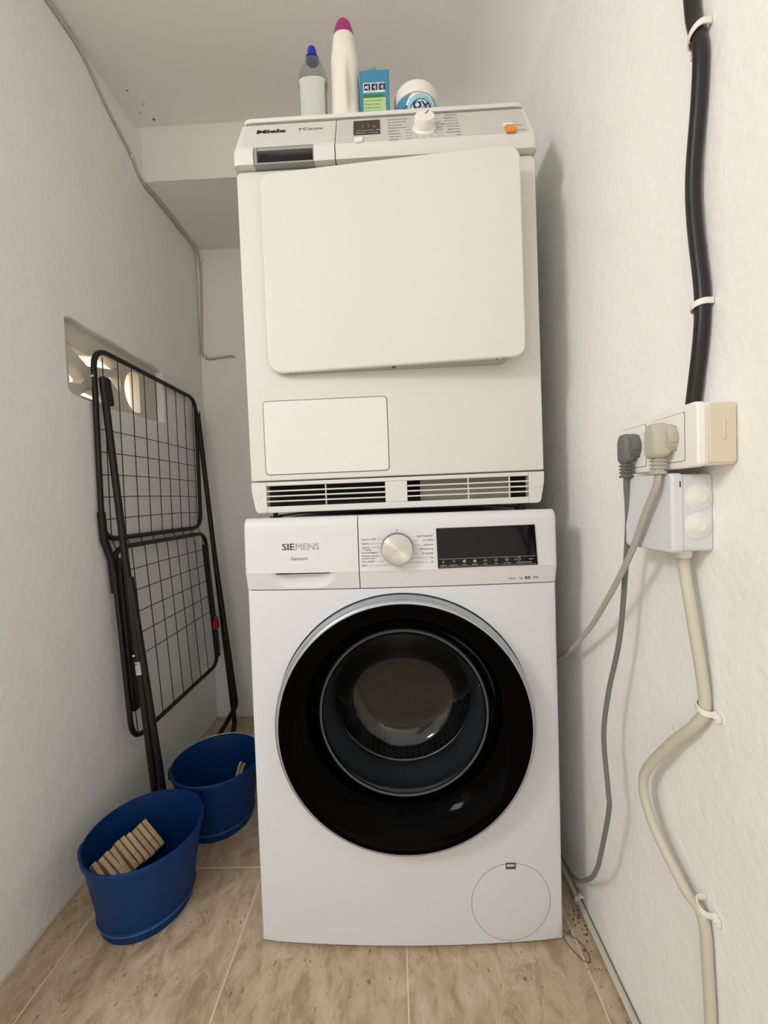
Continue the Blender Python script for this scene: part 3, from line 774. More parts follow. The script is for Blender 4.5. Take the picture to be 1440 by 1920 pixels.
for a in lins(-.9, .9, 6):
    quad_line(bm, S(.0795+.027*math.sin(a*1.6), .040-.031*math.cos(a*1.6), .0014), S(.0795+.032*math.sin(a*1.6), .040-.040*math.cos(a*1.6), .0014), .0006, FN)
obj('guide_line', bm, M_ink, FC, smooth=False, flip=False, kind='stuff')
# lid
bm = NB()
lp = [(.066, 1.6625), (.0655, 1.666), (.0668, 1.671), (.071, 1.6742), (.60, 1.6748), (.60, 1.6625)]
rows = []
for x, ins in ((-.2865, .012), (-.2850, .006), (-.280, .0018), (-.270, 0), (.270, 0), (.280, .0018), (.2850, .006), (.2865, .012)):
    rows.append([bm.verts.new((x, y+(ins if y < .3 else 0), z)) for y, z in lp])
for a, b in zip(rows, rows[1:]):
    for k in range(6): bm.faces.new((a[k], b[k], b[(k+1) % 6], a[(k+1) % 6]))
bm.faces.new(rows[0]); bm.faces.new(rows[-1][::-1])
obj('lid', bm, M_dryp, DY, angle=30)
# wedge door: almost flush at the left, 5 cm proud at the right
def doory(x): return .031+(x+.2475)/.5005*(-.004-.031)
def dtop(x): return 1.531
ol = rr_outline(-.2475, .2530, 1.1385, 1.531, [.030, .022, .028, .02], 8)
bm = NB(); prism(bm, ol, lambda u, v: Vector((u, doory(u), v)), lambda u, v: Vector((u, doory(u)+.009, v)))
DO = obj('door', bm, M_dryw, DY, bevel=.0035, seg=4, label='large blank door')
bm = NB(); prism(bm, rr_outline(-.2465, .2400, 1.1395, 1.529, [.030, .022, .028, .02], 8), lambda u, v: Vector((u, doory(u)+.006, v)), lambda u, v: Vector((u-(u-.0)*.02, .0455, v)))
obj('door_shell', bm, mat('door_shell_shaded', (176, 174, 166), .5), DO, bevel=.001)  # shading of the door underside is mixed into this grey
for x, r_, dy in ((-.205, .0012, .0045), (-.192, .0012, .0045), (.200, .0012, .0045), (.213, .0012, .0045), (.003, .0035, .010)):
    bm = NB(); lathe(bm, [(0, 1.1370), (r_, 1.1370), (r_, 1.1392)], (x, doory(x)+dy, 0), seg=10)
    obj('door_screw', bm, M_ink, DO)

# ------------------------------------------------------------------ THINGS ON THE DRYER
ZD = 1.6745
def superring(bm, cx, cy, z, rx, ry, e=2.5, n=40, mod=None):
    out = []
    for k in range(n):
        a = 2*PI*k/n; c, s = math.cos(a), math.sin(a)
        x = rx*math.copysign(abs(c)**(2/e), c); y = ry*math.copysign(abs(s)**(2/e), s)
        if mod: x, y = mod(x, y, z, a)
        out.append(bm.verts.new((cx+x, cy+y, z)))
    return out
def loft(bm, rings, cap0=True, cap1=True):
    for A, B in zip(rings, rings[1:]):
        n = len(A)
        for k in range(n): bm.faces.new((A[k], A[(k+1) % n], B[(k+1) % n], B[k]))
    if cap0: bm.faces.new(rings[0][::-1])
    if cap1: bm.faces.new(rings[-1])
    return bm
def interp(tab, z):
    for (a, *va), (b, *vb_) in zip(tab, tab[1:]):
        if a <= z <= b:
            t = (z-a)/(b-a); t = t*t*(3-2*t)
            return [p+(q-p)*t for p, q in zip(va, vb_)]
    return tab[-1][1:]
# clear bottle with blue cap
bx, by = -.1535, .125; zd = ZD-.0007
CB = thing('cleaner_bottle', 'clear plastic bottle with a blue cap, leftmost on top of the dryer', 'bottle', (bx, by, ZD-.0008), 'bottles and packs on the dryer')
tab = [(0, .027, .018), (.006, .030, .020), (.05, .0300, .020), (.10, .0300, .020), (.114, .0325, .022), (.128, .0318, .021), (.142, .0285, .019), (.154, .0215, .017), (.162, .0160, .0150), (.168, .0120, .0120)]
bm = NB(); ngl = []
for h in lins(0, .168, 44):
    rx, ry = interp(tab, h); ngl.append(superring(bm, bx, by, zd+h, rx, ry, 2.6))
ngi = []
for h in lins(.003, .166, 40)[::-1]:
    rx, ry = interp(tab, h); ngi.append(superring(bm, bx, by, zd+h, rx-.0012, ry-.0012, 2.6))
loft(bm, ngl+ngi)
obj('bottle_body', bm, mat('clear_bottle_plastic', (225, 230, 228), .08, trans=.95, ior=1.3), CB)
bm = NB(); rr = []
for h in lins(.004, .112, 20):
    rx, ry = interp(tab, h); rr.append(superring(bm, bx, by, zd+h, rx-.002, ry-.002, 2.6))
loft(bm, rr); obj('liquid', bm, mat('clear_liquid', (205, 212, 208), .03, trans=.9, ior=1.33), CB)
bm = NB(); lathe(bm, [(0, .1665), (.0150, .1665), (.0150, .1685), (.0142, .171), (.0105, .1735), (.0098, .186), (.0085, .191), (0, .193)], (bx, by, zd), seg=32)
obj('cap', bm, mat('blue_cap', (24, 34, 168), .35), CB, label='bright blue cap')
bm = NB(); A = []
for s in (-1, 1): pass
def face_strip(bm, cx, cy, z0, z1, tab, zz, a0, a1, off, e=2.6, n=16, m=10):
    grid = []
    for i in range(m+1):
        h = z0+(z1-z0)*i/m; rx, ry = interp(tab, h); row = []
        for k in range(n+1):
            a = a0+(a1-a0)*k/n; c, s = math.cos(a), math.sin(a)
            x = (rx+off)*math.copysign(abs(c)**(2/e), c); y = (ry+off)*math.copysign(abs(s)**(2/e), s)
            row.append(bm.verts.new((cx+x, cy+y, zz+h)))
        grid.append(row)
    for a, b in zip(grid, grid[1:]):
        for k in range(n): bm.faces.new((a[k], a[k+1], b[k+1], b[k]))
face_strip(bm, bx, by, .030, .112, tab, zd, PI*1.18, PI*1.82, .0004)
obj('label', bm, mat('silver_white_label', (206, 208, 204), .25, metal=.25), CB, flip=False, label='pale silvery label')
# tall white bottle with magenta cap
bx, by = -.0835, .130
WB = thing('detergent_bottle', 'tall white bottle with a magenta cap, behind the lid edge of the dryer', 'bottle', (bx, by, ZD-.0008), 'bottles and packs on the dryer')
tab2 = [(0, .030, .022), (.008, .032, .024), (.10, .0305, .025), (.140, .0300, .025), (.158, .0305, .025), (.172, .0285, .0245), (.188, .0262, .0240), (.200, .0250, .0235), (.210, .0235, .0220)]
def grip(x, y, z, a):
    h = (z-zd-.09)/.075
    if abs(h) < 1 and x > .004 and y < .004:
        k = (1-h*h)**2; y += .012*k*min(1, (x-.004)/.006)
    return x, y
bm = NB(); loft(bm, [superring(bm, bx, by, zd+h, *interp(tab2, h), 2.3, 56, grip) for h in lins(0, .210, 60)])
obj('bottle_body', bm, mat('white_bottle_plastic', (232, 226, 214), .35), WB, angle=60)
bm = NB(); prv = [(.0246, .193), (.0250, .198), (.0235, .212), (.0205, .228), (.0165, .241), (.010, .250), (0, .2525)]
rings = [superring(bm, bx, by, zd+h, r, r*.92, 2.1) for r, h in prv[:-1]]
for ring in rings[:2]:
    for v in []: v.co.z += .016*max(0, 1-abs(v.co.x-bx)/.0250)**.6 if v.co.y < by+.01 else 0
loft(bm, rings, cap0=False); obj('cap', bm, mat('magenta_cap', (158, 30, 112), .35), WB, label='magenta screw cap')
# blue carton
CR = thing('soda_carton', 'blue carton with a green panel and its flap up, between white bottle and round tub', 'box', (-.019, .135, ZD-.001), 'bottles and packs on the dryer')
cx0, cx1, cy0, cy1, ct = -.0505, .0120, .117, .152, zd+.131
M_cart = mat('carton_blue', (62, 134, 172), .55)
bm = NB(); 
box(bm, cx0, cx1, cy0, cy0+.0008, zd, ct); box(bm, cx0, cx1, cy1-.0008, cy1, zd, ct)
box(bm, cx0, cx0+.0008, cy0, cy1, zd, ct); box(bm, cx1-.0008, cx1, cy0, cy1, zd, ct); box(bm, cx0, cx1, cy0, cy1, zd, zd+.001)
obj('carton_body', bm, M_cart, CR, smooth=False)
bm = NB(); prism(bm, [(0, 0), (.036, 0), (.036, .0095), (.034, .0095)], lambda u, v: Vector((cx0+u, cy0+.0012, ct-.001+v)), lambda u, v: Vector((cx0+u, cy0+.0022, ct-.001+v)))
obj('flap', bm, mat('grey_board', (128, 134, 122), .8), CR, smooth=False, label='raised grey cardboard flap')
fy = cy0-.0003
def fq(bm, x0, x1, z0, z1, o=0): bm.faces.new([bm.verts.new(p) for p in ((x0, fy-o, z0), (x1, fy-o, z0), (x1, fy-o, z1), (x0, fy-o, z1))])
bm = NB(); fq(bm, cx0+.007, cx1-.009, ct-.047, ct-.0265); obj('picture_strip', bm, mat('carton_white', (225, 228, 228), .55), CR, smooth=False, flip=False)
bm = NB()
for k in range(3): x = cx0+.0085+k*.0158; fq(bm, x, x+.0135, ct-.0425, ct-.0285, .0002)
obj('pictogram', bm, mat('carton_navy', (28, 48, 84), .55), CR, smooth=False, flip=False)
bm = NB()
for k in range(3):
    x = cx0+.0085+k*.0158
    arc_pts = [(x+.0045+.003*math.cos(t)+(.003 if k else 0), ct-.036+.003*math.sin(t)) for t in lins(0, 2*PI, 10)[:-1]]
    bm.faces.new([bm.verts.new((u, fy-.0004, v)) for u, v in arc_pts]); fq(bm, x+.008, x+.0095, ct-.042, ct-.031, .0004)
obj('pictogram_figure', bm, mat('carton_pale', (206, 216, 222), .55), CR, smooth=False, flip=False)
bm = NB(); fq(bm, cx0+.0065, cx1-.0095, ct-.0580, ct-.0505); obj('title_bar', bm, mat('carton_green', (54, 132, 88), .55), CR, smooth=False, flip=False)
bm = NB(); fq(bm, cx0+.0065, cx1-.0080, zd+.004, ct-.0580); obj('text_panel', bm, mat('carton_lime', (178, 206, 150), .55), CR, smooth=False, flip=False)
it = [('PROPIEDADES', .0058, Vector((cx0+.010, fy-.0006, ct-.0565)), RX, Vector((0, 0, 1)), 'LEFT', 0)]
for k, s in enumerate(('Limpia y desodoriza', 'Blanquea la ropa', 'de forma natural y', 'elimina los olores', 'en el lavado diario')):
    it.append((s, .0048, Vector((cx0+.0085, fy-.0006, ct-.0655-k*.0075)), RX, Vector((0, 0, 1)), 'LEFT', 0))
it.append(('uso del producto', .0032, Vector((cx0+.012, fy-.0006, ct-.0462)), RX, Vector((0, 0, 1)), 'LEFT', 0))
text('lettering', it, mat('carton_dark_green', (74, 120, 70), .6), CR)
# round tub
tx, ty, tr = .0705, .150, .0475
TB = thing('stain_remover_tub', 'round white tub with a light blue label and broad white lid, rightmost on the dryer', 'tub', (tx, ty, ZD-.0005), 'bottles and packs on the dryer')
M_tub = mat('tub_white', (234, 230, 220), .4)
zt = ZD-.0045; tt_ = .0995
bm = NB(); lathe(bm, [(0, 0), (.042, 0), (.0445, .003), (.0455, .010), (.0455, .072), (0, .072)], (tx, ty, zt), seg=64); obj('tub_body', bm, M_tub, TB)
bm = NB(); lathe(bm, [(.0458, .0705), (.0480, .0710), (.0482, .0925), (.0465, .0970), (.042, tt_), (0, tt_)], (tx, ty, zt), seg=64); obj('lid', bm, M_tub, TB)
def onc(u, h, o=.0004): a = u/.0458; return Vector((tx+(.0458+o)*math.sin(a), ty-(.0458+o)*math.cos(a), zt+h))
def sheet(bm, pts_fn, n=24, m=6):
    G = [[bm.verts.new(pts_fn(i/n, j/m)) for i in range(n+1)] for j in range(m+1)]
    for a, b in zip(G, G[1:]):
        for k in range(n): bm.faces.new((a[k], a[k+1], b[k+1], b[k]))
def edisc(bm, cu, ch, ru, rh, o, n=40, hmax=.0695, hmin=.001):
    c = bm.verts.new(onc(cu, min(max(ch, hmin), hmax), o)); prev = None; rings = []
    for q in (.34, .67, 1):
        rings.append([bm.verts.new(onc(cu+q*ru*math.cos(2*PI*k/n), min(max(ch+q*rh*math.sin(2*PI*k/n), hmin), hmax), o)) for k in range(n)])
    for k in range(n): bm.faces.new((c, rings[0][k], rings[0][(k+1) % n]))
    for A, B in zip(rings, rings[1:]):
        for k in range(n): bm.faces.new((A[k], B[k], B[(k+1) % n], A[(k+1) % n]))
bm = NB(); sheet(bm, lambda s, t: onc((s-.5)*.15, .004+t*.0655, .0003), 48, 2); LB = obj('label', bm, mat('label_light_blue', (132, 186, 208), .4), TB, flip=False, label='light blue wraparound label')
bm = NB(); edisc(bm, -.022, .052, .030, .03, .0006); obj('label_swoosh', bm, mat('label_mid_blue', (70, 140, 180), .4), LB, flip=False)
bm = NB(); edisc(bm, .010, .040, .036, .036, .0009); obj('label_ring', bm, mat('label_white', (222, 232, 234), .4), LB, flip=False)
bm = NB(); edisc(bm, .010, .038, .032, .030, .0012); obj('label_disc', bm, mat('label_sky', (150, 200, 218), .4), LB, flip=False)
bm = NB(); edisc(bm, .010, .034, .026, .0235, .0015); obj('emblem', bm, mat('label_navy', (26, 60, 110), .4), LB, flip=False)
bm = NB(); edisc(bm, .010, .034, .0235, .021, .0018); obj('emblem_field', bm, mat('label_pale', (212, 226, 230), .4), LB, flip=False)
bm = text_bm([('OXI', .022, Vector((.010, 0, .0355)), RX, Vector((0, 0, 1)), 'CENTER', .0012), ('Vi', .012, Vector((-.026, 0, .040)), RX, Vector((0, 0, 1)), 'CENTER', .0005)])
for v in bm.verts: v.co = onc(v.co.x, min(v.co.z, .0695), .0021)
obj('lettering', bm, mat('label_navy_ink', (24, 52, 100), .4), LB, smooth=False, flip=False)

# ------------------------------------------------------------------ DRYING RACK
RK = thing('drying_rack', 'folded black metal clothes drying rack leaning against the left wall', 'drying rack', (-.67, .5, 0))
def wingx(z): return -.7565 if z > .79 else -.745+(.77-z)*.085
def wing(name, y0, y1, z0, z1, fx_, lab):
    c = [(fx_(z0), y0, z0), (fx_(z0), y1, z0), (fx_(z1), y1, z1), (fx_(z1), y0, z1)]
    pts = rounded_path(c, .055, closed=True, n=8)
    bm = NB(); tube(bm, pts, .0068, 12, closed=True)
    return obj(name, bm, M_rack, RK, label=lab)
wing('wing_frame', .237, .762, .800, 1.292, lambda z: -.7565, 'upper folded wing frame')
wing('wing_frame', .255, .770, .262, .776, lambda z: -.746+(.776-z)*.055, 'lower folded wing frame')
for k in range(9):
    y = .268+.0585*k; zt_ = 1.288 if 0 < k < 8 else 1.275
    bm = NB(); tube(bm, [Vector((-.7560, y, zt_)), Vector((-.7555, y, .80)), Vector((-.744, y+.004, .766)), Vector((-.7155, y+.008, .264 if k < 8 else .29))], .0013, 6)
    obj('wire', bm, M_rack, RK)
for k in range(5):
    z = 1.088-.0583*k
    bm = NB(); tube(bm, catmull([(-.7555, .24, z-.003), (-.7535, .38, z+.001), (-.7530, .5, z+.003), (-.7535, .62, z+.004), (-.7555, .76, z+.003)], 4), .0013, 6)
    obj('wire', bm, M_rack, RK)
    z = .713-.0600*k; x = -.742+(.766-z)*.055
    bm = NB(); tube(bm, catmull([(x+.0005, .265, z-.004), (x+.003, .42, z), (x+.003, .6, z+.002), (x+.0005, .768, z+.003)], 4), .0013, 6)
    obj('wire', bm, M_rack, RK)
bm = NB(); tube(bm, [Vector((-.7565, .2365, .872)), Vector((-.7550, .240, .80)), Vector((-.7480, .253, .745)), Vector((-.7450, .2565, .66))], .0095, 12)
obj('hinge_link', bm, M_rackp, RK, label='black hinge sleeve joining the two wings')
# two U-shaped leg frames
for nm, xt, xb, y0, y1, ztp, rb in (('leg_frame', -.7440, -.6545, .249, .750, 1.215, .075), ('leg_frame', -.7000, -.6340, .252, .738, .70, .085)):
    e = xb-.001 if nm else xb
    xf = xb+.004 if xb < -.65 else -.700
    c = [(xt, y0, ztp), (xb-.0045, y0, .11), (xf, y0, .0095), (xf, y1, .0095), (xb-.0045, y1, .11), (xt, y1, ztp+.02)]
    pts = rounded_path(c, [0, .05, rb*.8, rb*.8, .05, 0], n=8)
    bm = NB(); tube(bm, pts, .0088, 14)
    obj(nm, bm, M_rack, RK, label='outer U-shaped leg frame' if xb < -.65 else 'inner U-shaped leg frame')
# flat folding struts and end sleeves
def strut(y0, y1, za, zb, xa, xb_, lab):
    bm = NB()
    prism(bm, rr_outline(y0, y1, 0, 1, [.006, .006, .006, .006], 4), lambda u, v: Vector((xa+(xb_-xa)*v+.003, u, za+(zb-za)*v)), lambda u, v: Vector((xa+(xb_-xa)*v-.009, u, za+(zb-za)*v)))
    return obj('folding_strut', bm, M_rackp, RK, bevel=.002, label=lab)
def bar(name, p0, p1, wy, wx, m_, **k):
    """flat bar: wide along y, thin along x"""
    p0, p1 = Vector(p0), Vector(p1); d = (p1-p0); n = 10; prof = []
    bm = NB(); rings = []
    for i in range(n+1):
        t = i/n; c = p0+d*t
        wv = wy*(1 if .04 < t < .96 else .78)
        rings.append([bm.verts.new((c.x+sx*wx/2, c.y+sy*wv/2, c.z)) for sx, sy in ((-1, -1), (1, -1), (1, 1), (-1, 1))])
    loft(bm, rings); return obj(name, bm, m_, RK, bevel=.003, seg=3, **k)
bar('folding_strut', (-.7345, .272, .748), (-.7190, .276, .338), .034, .016, M_rackp)
bar('folding_strut', (-.7180, .262, .735), (-.6900, .268, .345), .018, .012, M_rackp)
bar('folding_strut', (-.7330, .735, .735), (-.7030, .742, .300), .024, .014, M_rackp)
bar('hinge_plate', (-.7470, .262, 1.222), (-.7430, .268, 1.150), .028, .012, M_rackp)
bar('hinge_plate', (-.7430, .748, 1.245), (-.7400, .744, 1.160), .024, .012, M_rackp)
def screw(p, r=.0045):
    bm = NB(); lathe(bm, [(r, 0), (r*.9, .0015), (r*.5, .0028), (0, .0032)], p, 'x', 16); obj('screw', bm, M_steel, RK)
def screwf(p, r=.0042):
    bm = NB(); lathe(bm, [(r, 0), (r*.9, -.0015), (r*.5, -.0028), (0, -.0032)], p, 'y', 16); obj('screw', bm, M_steel, RK)
screwf((-.7560, .2295, 1.216)); screw((-.7365, .741, 1.238), .004); screwf((-.6925, .2395, .497)); screwf((-.7190, .254, .322), .0038)
screw((-.6955, .742, .318), .0042); screw((-.6925, .752, .510), .004)
bm = NB()
prism(bm, rr_outline(-.009, .009, -.018, .012, .004, 4), lambda u, v: Vector((-.6885, .724+u, .432+v)), lambda u, v: Vector((-.7050, .724+u, .432+v)))
prism(bm, rr_outline(-.005, .005, .010, .028, .004, 4), lambda u, v: Vector((-.6895, .724+u, .432+v)), lambda u, v: Vector((-.7000, .724+u, .432+v)))
obj('lock_clip', bm, M_red, RK, bevel=.002, label='red plastic locking clip')
# sticker wraps the front leg
def legx(z, xt=-.7440, xb=-.6590, zt_=1.215, zb=.11): return xb+(xt-xb)*(z-zb)/(zt_-zb)
bm = NB(); G = []
for z in lins(.446, .480, 4):
    G.append([bm.verts.new((legx(z)+.0092*math.cos(a), .249+.0092*math.sin(a), z)) for a in lins(-2.3, -.55, 10)])
for a, b in zip(G, G[1:]):
    for k in range(10): bm.faces.new((a[k], a[k+1], b[k+1], b[k]))
ST = obj('sticker', bm, mat('sticker_white', (205, 207, 208), .5), RK, flip=False, label='small white product sticker')
bm = text_bm([('D', .0085, Vector((-.0070, 0, .0245)), RX, Vector((0, 0, 1)), 'LEFT', .0006), ('MADE IN', .0032, Vector((.0000, 0, .0290)), RX, Vector((0, 0, 1)), 'LEFT', 0), ('EUROPE', .0032, Vector((.0000, 0, .0250)), RX, Vector((0, 0, 1)), 'LEFT', 0),
              ('Art. no 402', .0032, Vector((-.0070, 0, .0165)), RX, Vector((0, 0, 1)), 'LEFT', 0), ('max 15 kg', .0032, Vector((-.0070, 0, .0115)), RX, Vector((0, 0, 1)), 'LEFT', 0), ('20 m steel', .0032, Vector((-.0070, 0, .0065)), RX, Vector((0, 0, 1)), 'LEFT', 0)])
for v in bm.verts:
    a = -1.42+v.co.x/.0094; z = .446+v.co.z; v.co = Vector((legx(z)+.0095*math.cos(a), .249+.0095*math.sin(a), z))
obj('sticker_lettering', bm, M_inkb, ST, smooth=False, flip=False)

# ------------------------------------------------------------------ BUCKETS AND PEGS
def bucket(cx, cy, R1, R0, H, label, ea, bail):
    T = thing('bucket', label, 'bucket', (cx, cy, .0003), 'blue peg buckets on the floor')
    bm = NB()
    prof = [(0, .004), (R0*.93, .004), (R0, 0), (R0+.001, .002), (R0+.003, .018), (R0+.0062, .020), (R0+.0062, .0235), (R0+.0040, .0255)]
    for k in range(1, 9): t = k/8; prof.append((R0+.004+(R1-.0045-R0-.004)*t, .0255+(H-.014-.0255)*t))
    prof += [(R1-.0005, H-.012), (R1, H-.009), (R1, H-.002), (R1-.0015, H), (R1-.004, H-.001), (R1-.0065, H-.012)]
    for k in range(8, -1, -1): t = k/8; prof.append((R0-.001+(R1-.0075-R0)*t, .007+(H-.02-.007)*t))
    prof.append((0, .007))
    lathe(bm, prof, (cx, cy, .0003), seg=96)
    B = obj('pail', bm, M_blue, T, angle=50)
    bm = NB(); lathe(bm, [(R0+.0064, .0200), (R0+.0068, .0215), (R0+.0064, .0237)], (cx, cy, .0003), seg=96); obj('ridge', bm, M_ridge, T, label='scuffed paler ridge near the base')
    for a in ea:
        bm = NB(); Rm = Matrix.Translation((cx, cy, 0)) @ Matrix.Rotation(a, 4, 'Z')
        frame_y(bm, rr_outline(-.012, .012, H-.026, H-.002, .005, 4), rr_outline(-.0045, .0045, H-.018, H-.009, .003, 4), lambda u, v: Vector((R1+.0035, u, v)), lambda u, v: Vector((R1-.0035, u, v)))
        bmesh.ops.transform(bm, matrix=Rm, verts=bm.verts); obj('ear', bm, M_blue, T, bevel=.001)
    if bail:
        bm = NB(); pts = []
        for t in lins(ea[0], ea[1], 30):
            u = (t-ea[0])/(ea[1]-ea[0]); pts.append(Vector((cx+(R1+.0032)*math.cos(t), cy+(R1+.0032)*math.sin(t), H-.011+.011*math.sin(PI*min(1, u*6)/2)*math.sin(PI*min(1, (1-u)*6)/2))))
        tube(bm, pts, .0012, 8); obj('handle', bm, mat('bail_wire', (196, 196, 192), .35, metal=.6), T, label='thin wire handle lying along the rim')
    return T
bucket(-.583, .088, .1185, .0895, .170, 'blue plastic bucket in front, holding a row of wooden pegs', (PI*1.13, PI*.33), False)
bucket(-.528, .3265, .1185, .0895, .170, 'blue plastic bucket behind, half hidden by the washing machine', (PI*1.12, PI*.07), True)

# clothes peg: local z = length (0 jaw end .. .072), local x = thickness across the pair, local y = width
def peg_meshes():
    out = []
    for s in (-1, 1):
        bm = NB()
        pr = [(.0004, 0), (.0004, .006), (.0012, .008), (.0004, .010), (.0004, .026), (.0018, .029), (.0004, .032), (.0030, .072), (.0085, .072), (.0085, .030), (.0080, .010), (.0060, .001)]
        # long tapered half: u = across, v = along
        pts = [(s*u, v) for u, v in pr]
        prism(bm, pts, lambda u, v: Vector((u, -.0043, v)), lambda u, v: Vector((u, .0043, v)))
        bmesh.ops.recalc_face_normals(bm, faces=bm.faces)
        me = bpy.data.meshes.new('wooden_half'); bm.to_mesh(me); bm.free(); finish(me, M_wood, False); out.append(me)
    bm = NB()
    hel = [Vector((.0017*math.cos(t), -.0062+.0124*t/(2*PI*5), .029+.0017*math.sin(t))) for t in lins(0, 2*PI*5, 50)]
    tube(bm, hel, .0006, 5)
    for s in (-1, 1):
        tube(bm, [Vector(p) for p in ((s*.0015, -.0058*s, .029), (s*.0092, -.0058*s, .027), (s*.0092, .004, .0265))], .0006, 5)
    bmesh.ops.recalc_face_normals(bm, faces=bm.faces)
    me = bpy.data.meshes.new('spring'); bm.to_mesh(me); bm.free(); finish(me, M_steel, True); out.append(me)
    return out
PH1, PH2, PSP = peg_meshes()
def peg(label, mtx, group):
    o = bpy.data.objects.new('clothespin', None); COL.objects.link(o); o.empty_display_size = .02; o.matrix_world = mtx
    o['label'] = label; o['category'] = 'clothespin'; o['group'] = group
    for nm, me in (('wooden_half', PH1), ('wooden_half', PH2), ('spring', PSP)):
        c = bpy.data.objects.new(nm, me); COL.objects.link(c); c.parent = o
    return o
ords = ['leftmost', 'second', 'third', 'fourth', 'fifth', 'sixth', 'seventh', 'eighth', 'ninth', 'tenth']
PG = []
def place_pegs():
    a = Vector((-.6660, .0330, .121)); b = Vector((-.6335, .1495, .135))
    a = Vector((-.6705, .0420, .127)); b = Vector((-.6300, .1470, .134))
    row = b-a
    lean = Vector((.61, -.11, -.60)).normalized()        # from the upper end down to the jaw end
    for k in range(10):
        c = a+row*(k/9)
        rv = random.Random(k+4)
        l2 = (lean+Vector((0, rv.uniform(-.05, .05), rv.uniform(-.06, .06)))).normalized()
        zax = -l2
        yax = (row-zax*row.dot(zax)).normalized(); xax = yax.cross(zax)
        m = Matrix((xax, yax, zax)).transposed().to_4x4(); m.translation = c+l2*(.072+rv.uniform(-.003, .003))+xax*rv.uniform(-.001, .001)
        lab = ('leftmost wooden clothespin of the row in the front bucket' if k == 0 else '%s wooden clothespin from the left in the front bucket' % ords[k] if k < 9 else 'rightmost wooden clothespin of the row in the front bucket')
        PG.append(peg(lab, m, 'wooden clothespins in the front bucket'))
place_pegs()
zax = Vector((.30, .10, 1)).normalized(); xax = Vector((.9, -.2, -.2)); xax = (xax-zax*xax.dot(zax)).normalized(); yax = zax.cross(xax)
m = Matrix((xax, yax, zax)).transposed().to_4x4(); m.translation = Vector((-.4590, .3330, .149))-zax*.072
peg('lone wooden clothespin standing upright in the rear bucket', m, 'wooden clothespins in the rear bucket')

# ------------------------------------------------------------------ RIGHT WALL: sockets, junction box, plugs, cables
SB = thing('socket_box', 'white surface-mounted double socket on the right wall, beige side cover facing the room', 'socket', (XR, -.247, .900))
def yz_prism(bm, y0, y1, z0, z1, r, x0, x1, n=5): return prism(bm, rr_outline(y0, y1, z0, z1, r, n), lambda u, v: Vector((x0, u, v)), lambda u, v: Vector((x1, u, v)))
bm = NB(); yz_prism(bm, -.3215, -.170, .9035, .972, .004, .334, XR-.0003); obj('back_box', bm, M_sock, SB, bevel=.0015)
bm = NB(); yz_prism(bm, -.3230, -.168, .9015, .9735, .006, .3265, .336); obj('cover_frame', bm, M_sock, SB, bevel=.002, seg=3)
for yc in (-.2075, -.2775):
    bm = NB(); yz_prism(bm, yc-.0268, yc+.0268, .9095, .9655, .002, .3262, .3285, 3)
    g = obj('insert_gap', bm, mat('insert_gap_grey', (110, 106, 100), .8), SB, smooth=False, label='dark joint around the socket insert')
    bm = NB(); ou = rr_outline(yc-.0262, yc+.0262, .9101, .9649, .002, 8); cc = []
    n_ = len(ou)
    for k in range(n_):
        a = math.atan2(ou[k][1]-.9375, ou[k][0]-yc); cc.append((yc+.0200*math.cos(a), .9375+.0200*math.sin(a)))
    frame_y(bm, ou, cc, lambda u, v: Vector((.3256, u, v)), lambda u, v: Vector((.3275, u, v)))
    obj('socket_insert', bm, M_sock, SB, smooth=False)
    bm = NB(); lathe(bm, [(.0199, .3259), (.0196, .335), (.0, .335)], (0, yc, .9375), 'x', 40); obj('socket_well', bm, mat('socket_well_dark', (46, 46, 44), .6), SB)
bm = NB(); prism(bm, rr_outline(.3385, .3675, .9050, .9705, .003, 4), lambda u, v: Vector((u, -.3242, v)), lambda u, v: Vector((u, -.3210, v)))
SCV = obj('side_cover', bm, M_sockb, SB, bevel=.001, label='yellowed beige side cover')
bm = NB(); prism(bm, rr_outline(.3520, .3550, .930, .952, .0014, 4), lambda u, v: Vector((u, -.3254, v)), lambda u, v: Vector((u, -.3238, v)))
obj('cover_ridge', bm, M_sockb, SCV, bevel=.0006)
JB = thing('junction_box', 'pale grey square junction box with two round grommets, under the double socket', 'junction box', (XR, -.242, .802))
bm = NB(); yz_prism(bm, -.2890, -.1960, .8030, .8955, .005, .333, XR-.0003); obj('back_box', bm, M_jbox, JB, bevel=.002, seg=3)
bm = NB(); yz_prism(bm, -.2905, -.1945, .8015, .8970, .006, .3200, .3345); obj('box_lid', bm, M_jbox, JB, bevel=.003, seg=4)
bm = NB(); box(bm, .3290, .3302, -.2912, -.2900, .880, .887); obj('lid_slot', bm, M_ink, JB, smooth=False)
for gz, gx_ in ((.8675, .3520), (.8335, .3505)):
    bm = NB(); pr = [(.0160, 0)]
    for k in range(5):
        r = .0160-.0025*k; pr += [(r, -.0013*(k+1)+.0003), (r-.0006, -.0013*(k+1)), (r-.0020, -.0013*(k+1)+.0002)]
    pr += [(0, -.0066)]
    lathe(bm, pr, (gx_, -.2888, gz), 'y', 40); obj('grommet', bm, M_grom, JB, angle=25)
bm = NB(); lathe(bm, [(.0085, .7925), (.010, .797), (.010, .8035)], (.352, -.262, 0), 'z', 24); obj('cable_gland', bm, M_grom, JB)
# a few wire ends between the boxes
bm = NB(); tube(bm, catmull([(.352, -.296, .903), (.352, -.292, .8985), (.355, -.284, .8965)], 4), .0012, 6); 
lone('wire_end', bm, mat('brown_wire', (128, 84, 40), .5), 'short brown wire end poking out between socket and junction box', 'wire')

